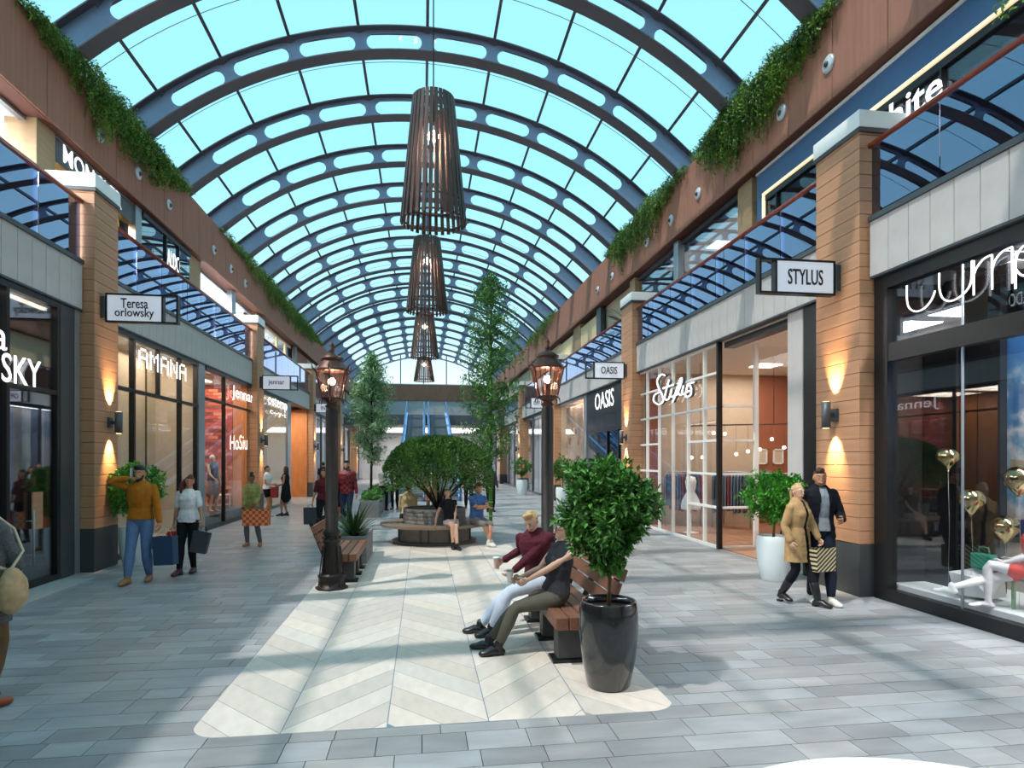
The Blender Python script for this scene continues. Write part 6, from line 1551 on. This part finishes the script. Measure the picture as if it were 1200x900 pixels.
# clothing shop: rails of garments, dress form, armchair, bulbs
X = XR_W
ORD = ['first', 'second', 'third', 'fourth', 'fifth', 'sixth', 'seventh', 'eighth', 'ninth', 'tenth', 'eleventh', 'twelfth', 'thirteenth']
GC = {(84, 92, 108): 'slate', (110, 124, 140): 'grey-blue', (70, 76, 92): 'dark navy', (140, 60, 66): 'red', (96, 108, 124): 'blue-grey', (84, 108, 120): 'teal-grey', (120, 40, 46): 'dark red', (96, 112, 120): 'grey', (60, 48, 34): 'dark brown', (90, 70, 44): 'brown'}
def rail(x0, y0, x1, y1, n, cols, lab, seed):
    short = ['rail left of the dress form', 'rail right of the dress form', 'curved rail near the armchair', 'high rail at the back wall'][seed-1]
    t = thing('clothes_rail', lab, 'clothes rail', (x0, y0, .02)); a = Vector((0, 0, 0)); b = Vector((x1-x0, y1-y0, 0)); rg = random.Random(seed)
    MB().tube([a, a+Vector((0, 0, 1.4)), a.lerp(b, .06)+Vector((0, 0, 1.52)), a.lerp(b, .94)+Vector((0, 0, 1.52)), b+Vector((0, 0, 1.4)), b], .018, 7).build('frame', silver, t)
    d = b.normalized(); nrm = Vector((-d.y, d.x, 0))
    for k in range(n):
        p = a.lerp(b, (k+.8)/(n+.6)); w = .22; L = rg.uniform(.78, 1.0); m = MB()
        vs = []
        for z, ww_ in ((1.46, .04), (1.40, w*.9), (1.25, w), (1.40-L, w*1.05)):
            vs += [p+nrm*ww_-d*.025+Vector((0, 0, z)), p+nrm*ww_+d*.025+Vector((0, 0, z)), p-nrm*ww_+d*.025+Vector((0, 0, z)), p-nrm*ww_-d*.025+Vector((0, 0, z))]
        fs = [(0, 1, 2, 3), (15, 14, 13, 12)]
        for i in range(3): fs += [(i*4+q, i*4+(q+1) % 4, i*4+4+(q+1) % 4, i*4+4+q) for q in range(4)]
        c_ = rg.choice(cols); m.add([v+Vector((x0, y0, .02)) for v in vs], fs); tag(m.build('garment', cloth('garment_%d_%d_%d' % c_, c_)), '%s garment, %s from the left on the %s' % (GC[c_], ORD[k], short), 'garment', 'garments on the %s' % short)
cc = [(84, 92, 108), (110, 124, 140), (70, 76, 92), (140, 60, 66), (96, 108, 124)]
rail(6.75, 16.6, 7.75, 16.5, 13, cc, 'rail of dark garments left of the white dress form', 1)
rail(7.95, 16.2, 8.75, 15.6, 12, cc, 'rail of grey-blue garments right of the white dress form', 2)
rail(8.3, 14.6, 9.3, 14.2, 12, [(84, 108, 120), (120, 40, 46), (96, 112, 120)], 'curved rail of blue and red garments beside the armchair', 3)
rail(8.6, 16.8, 10.2, 16.8, 6, [(60, 48, 34), (90, 70, 44)], 'high rail with a few brown garments at the back wall', 4)
t = thing('dress_form', 'white dress form in a flared white dress by the shop window', 'dress form', (6.78, 15.0, .02))
MB().lathe((0, 0, 0), [(.03, 1.44), (.10, 1.40), (.145, 1.31), (.125, 1.18), (.095, 1.05), (.15, .96), (.215, .82), (.25, .66), (.24, .60), (.05, .61)][::-1], 24).build('dress', whitec, t)
MB().tube([(0, 0, .02), (0, 0, .5)], .02, 8).build('stand', white_m, t); MB().lathe((0, 0, 0), [(.2, 0), (.2, .02), (.04, .04)], 20).build('foot', white_m, t)
for q in (-1, 1): MB().tube([(q*.09, 0, 1.3), (q*.11, 0, 1.40), (q*.10, .03, 1.43)], [.03, .02, .008], 6).build('strap', whitec, t)
t = thing('armchair', 'rounded taupe armchair inside the clothing shop entrance', 'armchair', (8.55, 13.15, .02)); fab = cloth('taupe_fabric', (166, 142, 122))
b = MB(); ring_loft(b, [(-.34, 0, .40), (.34, 0, .40)], [(.28, .10)]*2, (0, 1, 0), 14); q = fuse(b, .02, 3); q.materials.append(fab); link('seat', q, t)
b = MB(); ring_loft(b, [(-.38, .25, .62), (-.36, -.22, .66), (0, -.34, .72), (.36, -.22, .66), (.38, .25, .62)], [(.20, .06)]*5, (0, 0, 1), 12); q = fuse(b, .02, 3); q.materials.append(fab); link('backrest', q, t)
for a in (-.26, .26):
    for b_ in (-.2, .22): MB().bar((a, b_, .34), (a*1.15, b_*1.15, 0), .03).build('leg', black_m, t)
bl = thing('bulb_rail', 'copper ceiling rail with small round bulbs inside the clothing shop', 'light fitting', (7.6, 14.4, 2.75))
MB().tube([(-.9, .7, 0), (1.1, -.7, 0)], .018, 7).build('rail_bar', copper, bl); rg = random.Random(2)
MB().tube([(-.6, .5, 0), (-.6, .5, 1.6)], .008, 5).tube([(.8, -.5, 0), (.8, -.5, 1.6)], .008, 5).build('hanger', copper, bl)
for k in range(9):
    f = (k+.5)/9; dz = rg.uniform(.12, .8); p = Vector((-.9+2*f, .7-1.4*f, 0)); MB().tube([p, p-Vector((0, 0, dz))], .004, 4).build('cord', copper, bl); MB().ball(p-Vector((0, 0, dz+.04)), .045, 10, 7).build('bulb', mat('small_bulb', (255, 240, 220), .4, emit=3), bl)

# white arc, most likely a view marker, built as a round table
t = thing('marker_disc', 'white round marker disc in table form at the bottom edge of the frame, right of centre', 'table', (1.516, 1.246, 0))
MB().lathe((0, 0, 0), [(.93, .715), (.95, .725), (.95, .742), (.94, .75)], 72).build('table_top', white_m, t); MB().lathe((0, 0, 0), [(.3, 0), (.3, .02), (.05, .05), (.05, .715)], 24).build('pedestal', white_m, t)

bpy.data.scenes.remove(TMP)
for m_ in TXT.values(): bpy.data.meshes.remove(m_)
# small pieces hang under the part that carries them
PAIRS = {'pupils': 'eyes', 'teeth': 'lips', 'bulb': 'bulb_holder', 'eye': 'lens', 'finial': 'lantern_roof', 'roof_spike': 'lantern_roof', 'glazing_bar': 'lantern_roof', 'lower_spike': 'collar', 'stud': 'post', 'soil': 'pot', 'knot': 'skin', 'planter_liner': None}
for t_ in [o for o in C.objects if o.parent is None and 'label' in o]:
    kids = {}
    for ch in t_.children: kids.setdefault(ch.name.split('.')[0], ch)
    for ch in list(t_.children):
        n_ = ch.name.split('.')[0]; p_ = PAIRS.get(n_)
        if n_ == 'lens': p_ = 'barrel' if 'barrel' in kids else ('glasses_frame' if 'glasses_frame' in kids else ('rim' if 'rim' in kids else None))
        if n_ == 'handle' and 'bag_body' in kids: p_ = 'bag_body'
        if n_ == 'eye': p_ = 'rim' if 'rim' in kids else None
        if p_ and p_ in kids and kids[p_].parent == t_: ch.parent = kids[p_]
GROUPS = {'pillar': 'boarded pillars along both sides', 'balcony_edge': 'grey panelled balcony edges', 'glass_railing': 'glass railings of the balconies', 'wall_lamp': 'up-and-down lamps on the pillars', 'blade_sign': 'blade signs on the pillars',
 'fascia_lamp': 'round lamps on the rust bands', 'pendant_lamp': 'slatted pendant lamps under the roof', 'street_lamp': 'street lamps beside the floor inlay', 'potted_tree': 'trees in pots', 'gold_balloon': 'gold balloons in the shop window', 'upper_column': 'tan columns upstairs',
 'person': 'people in the hall', 'shop_sign': 'illuminated shop names', 'wall_picture': 'pictures on the orange wall', 'clothes_rail': 'rails in the clothing shop', 'escalator': 'escalators at the far end', 'slatted_bench': 'slatted benches', 'hanging_greenery': 'ivy on the rust bands',
 'shopping_bag': 'shopping bags', 'track_light': 'track lights in the black window', 'paper_cup': 'cups of the seated pair', 'mannequin': 'mannequins', 'slim_tree': 'tall slim trees', 'long_planter': 'grey planters of the left row'}
for o in C.objects:
    if o.parent is None and 'label' in o and 'group' not in o:
        g_ = GROUPS.get(o.name.split('.')[0])
        if g_: o['group'] = g_
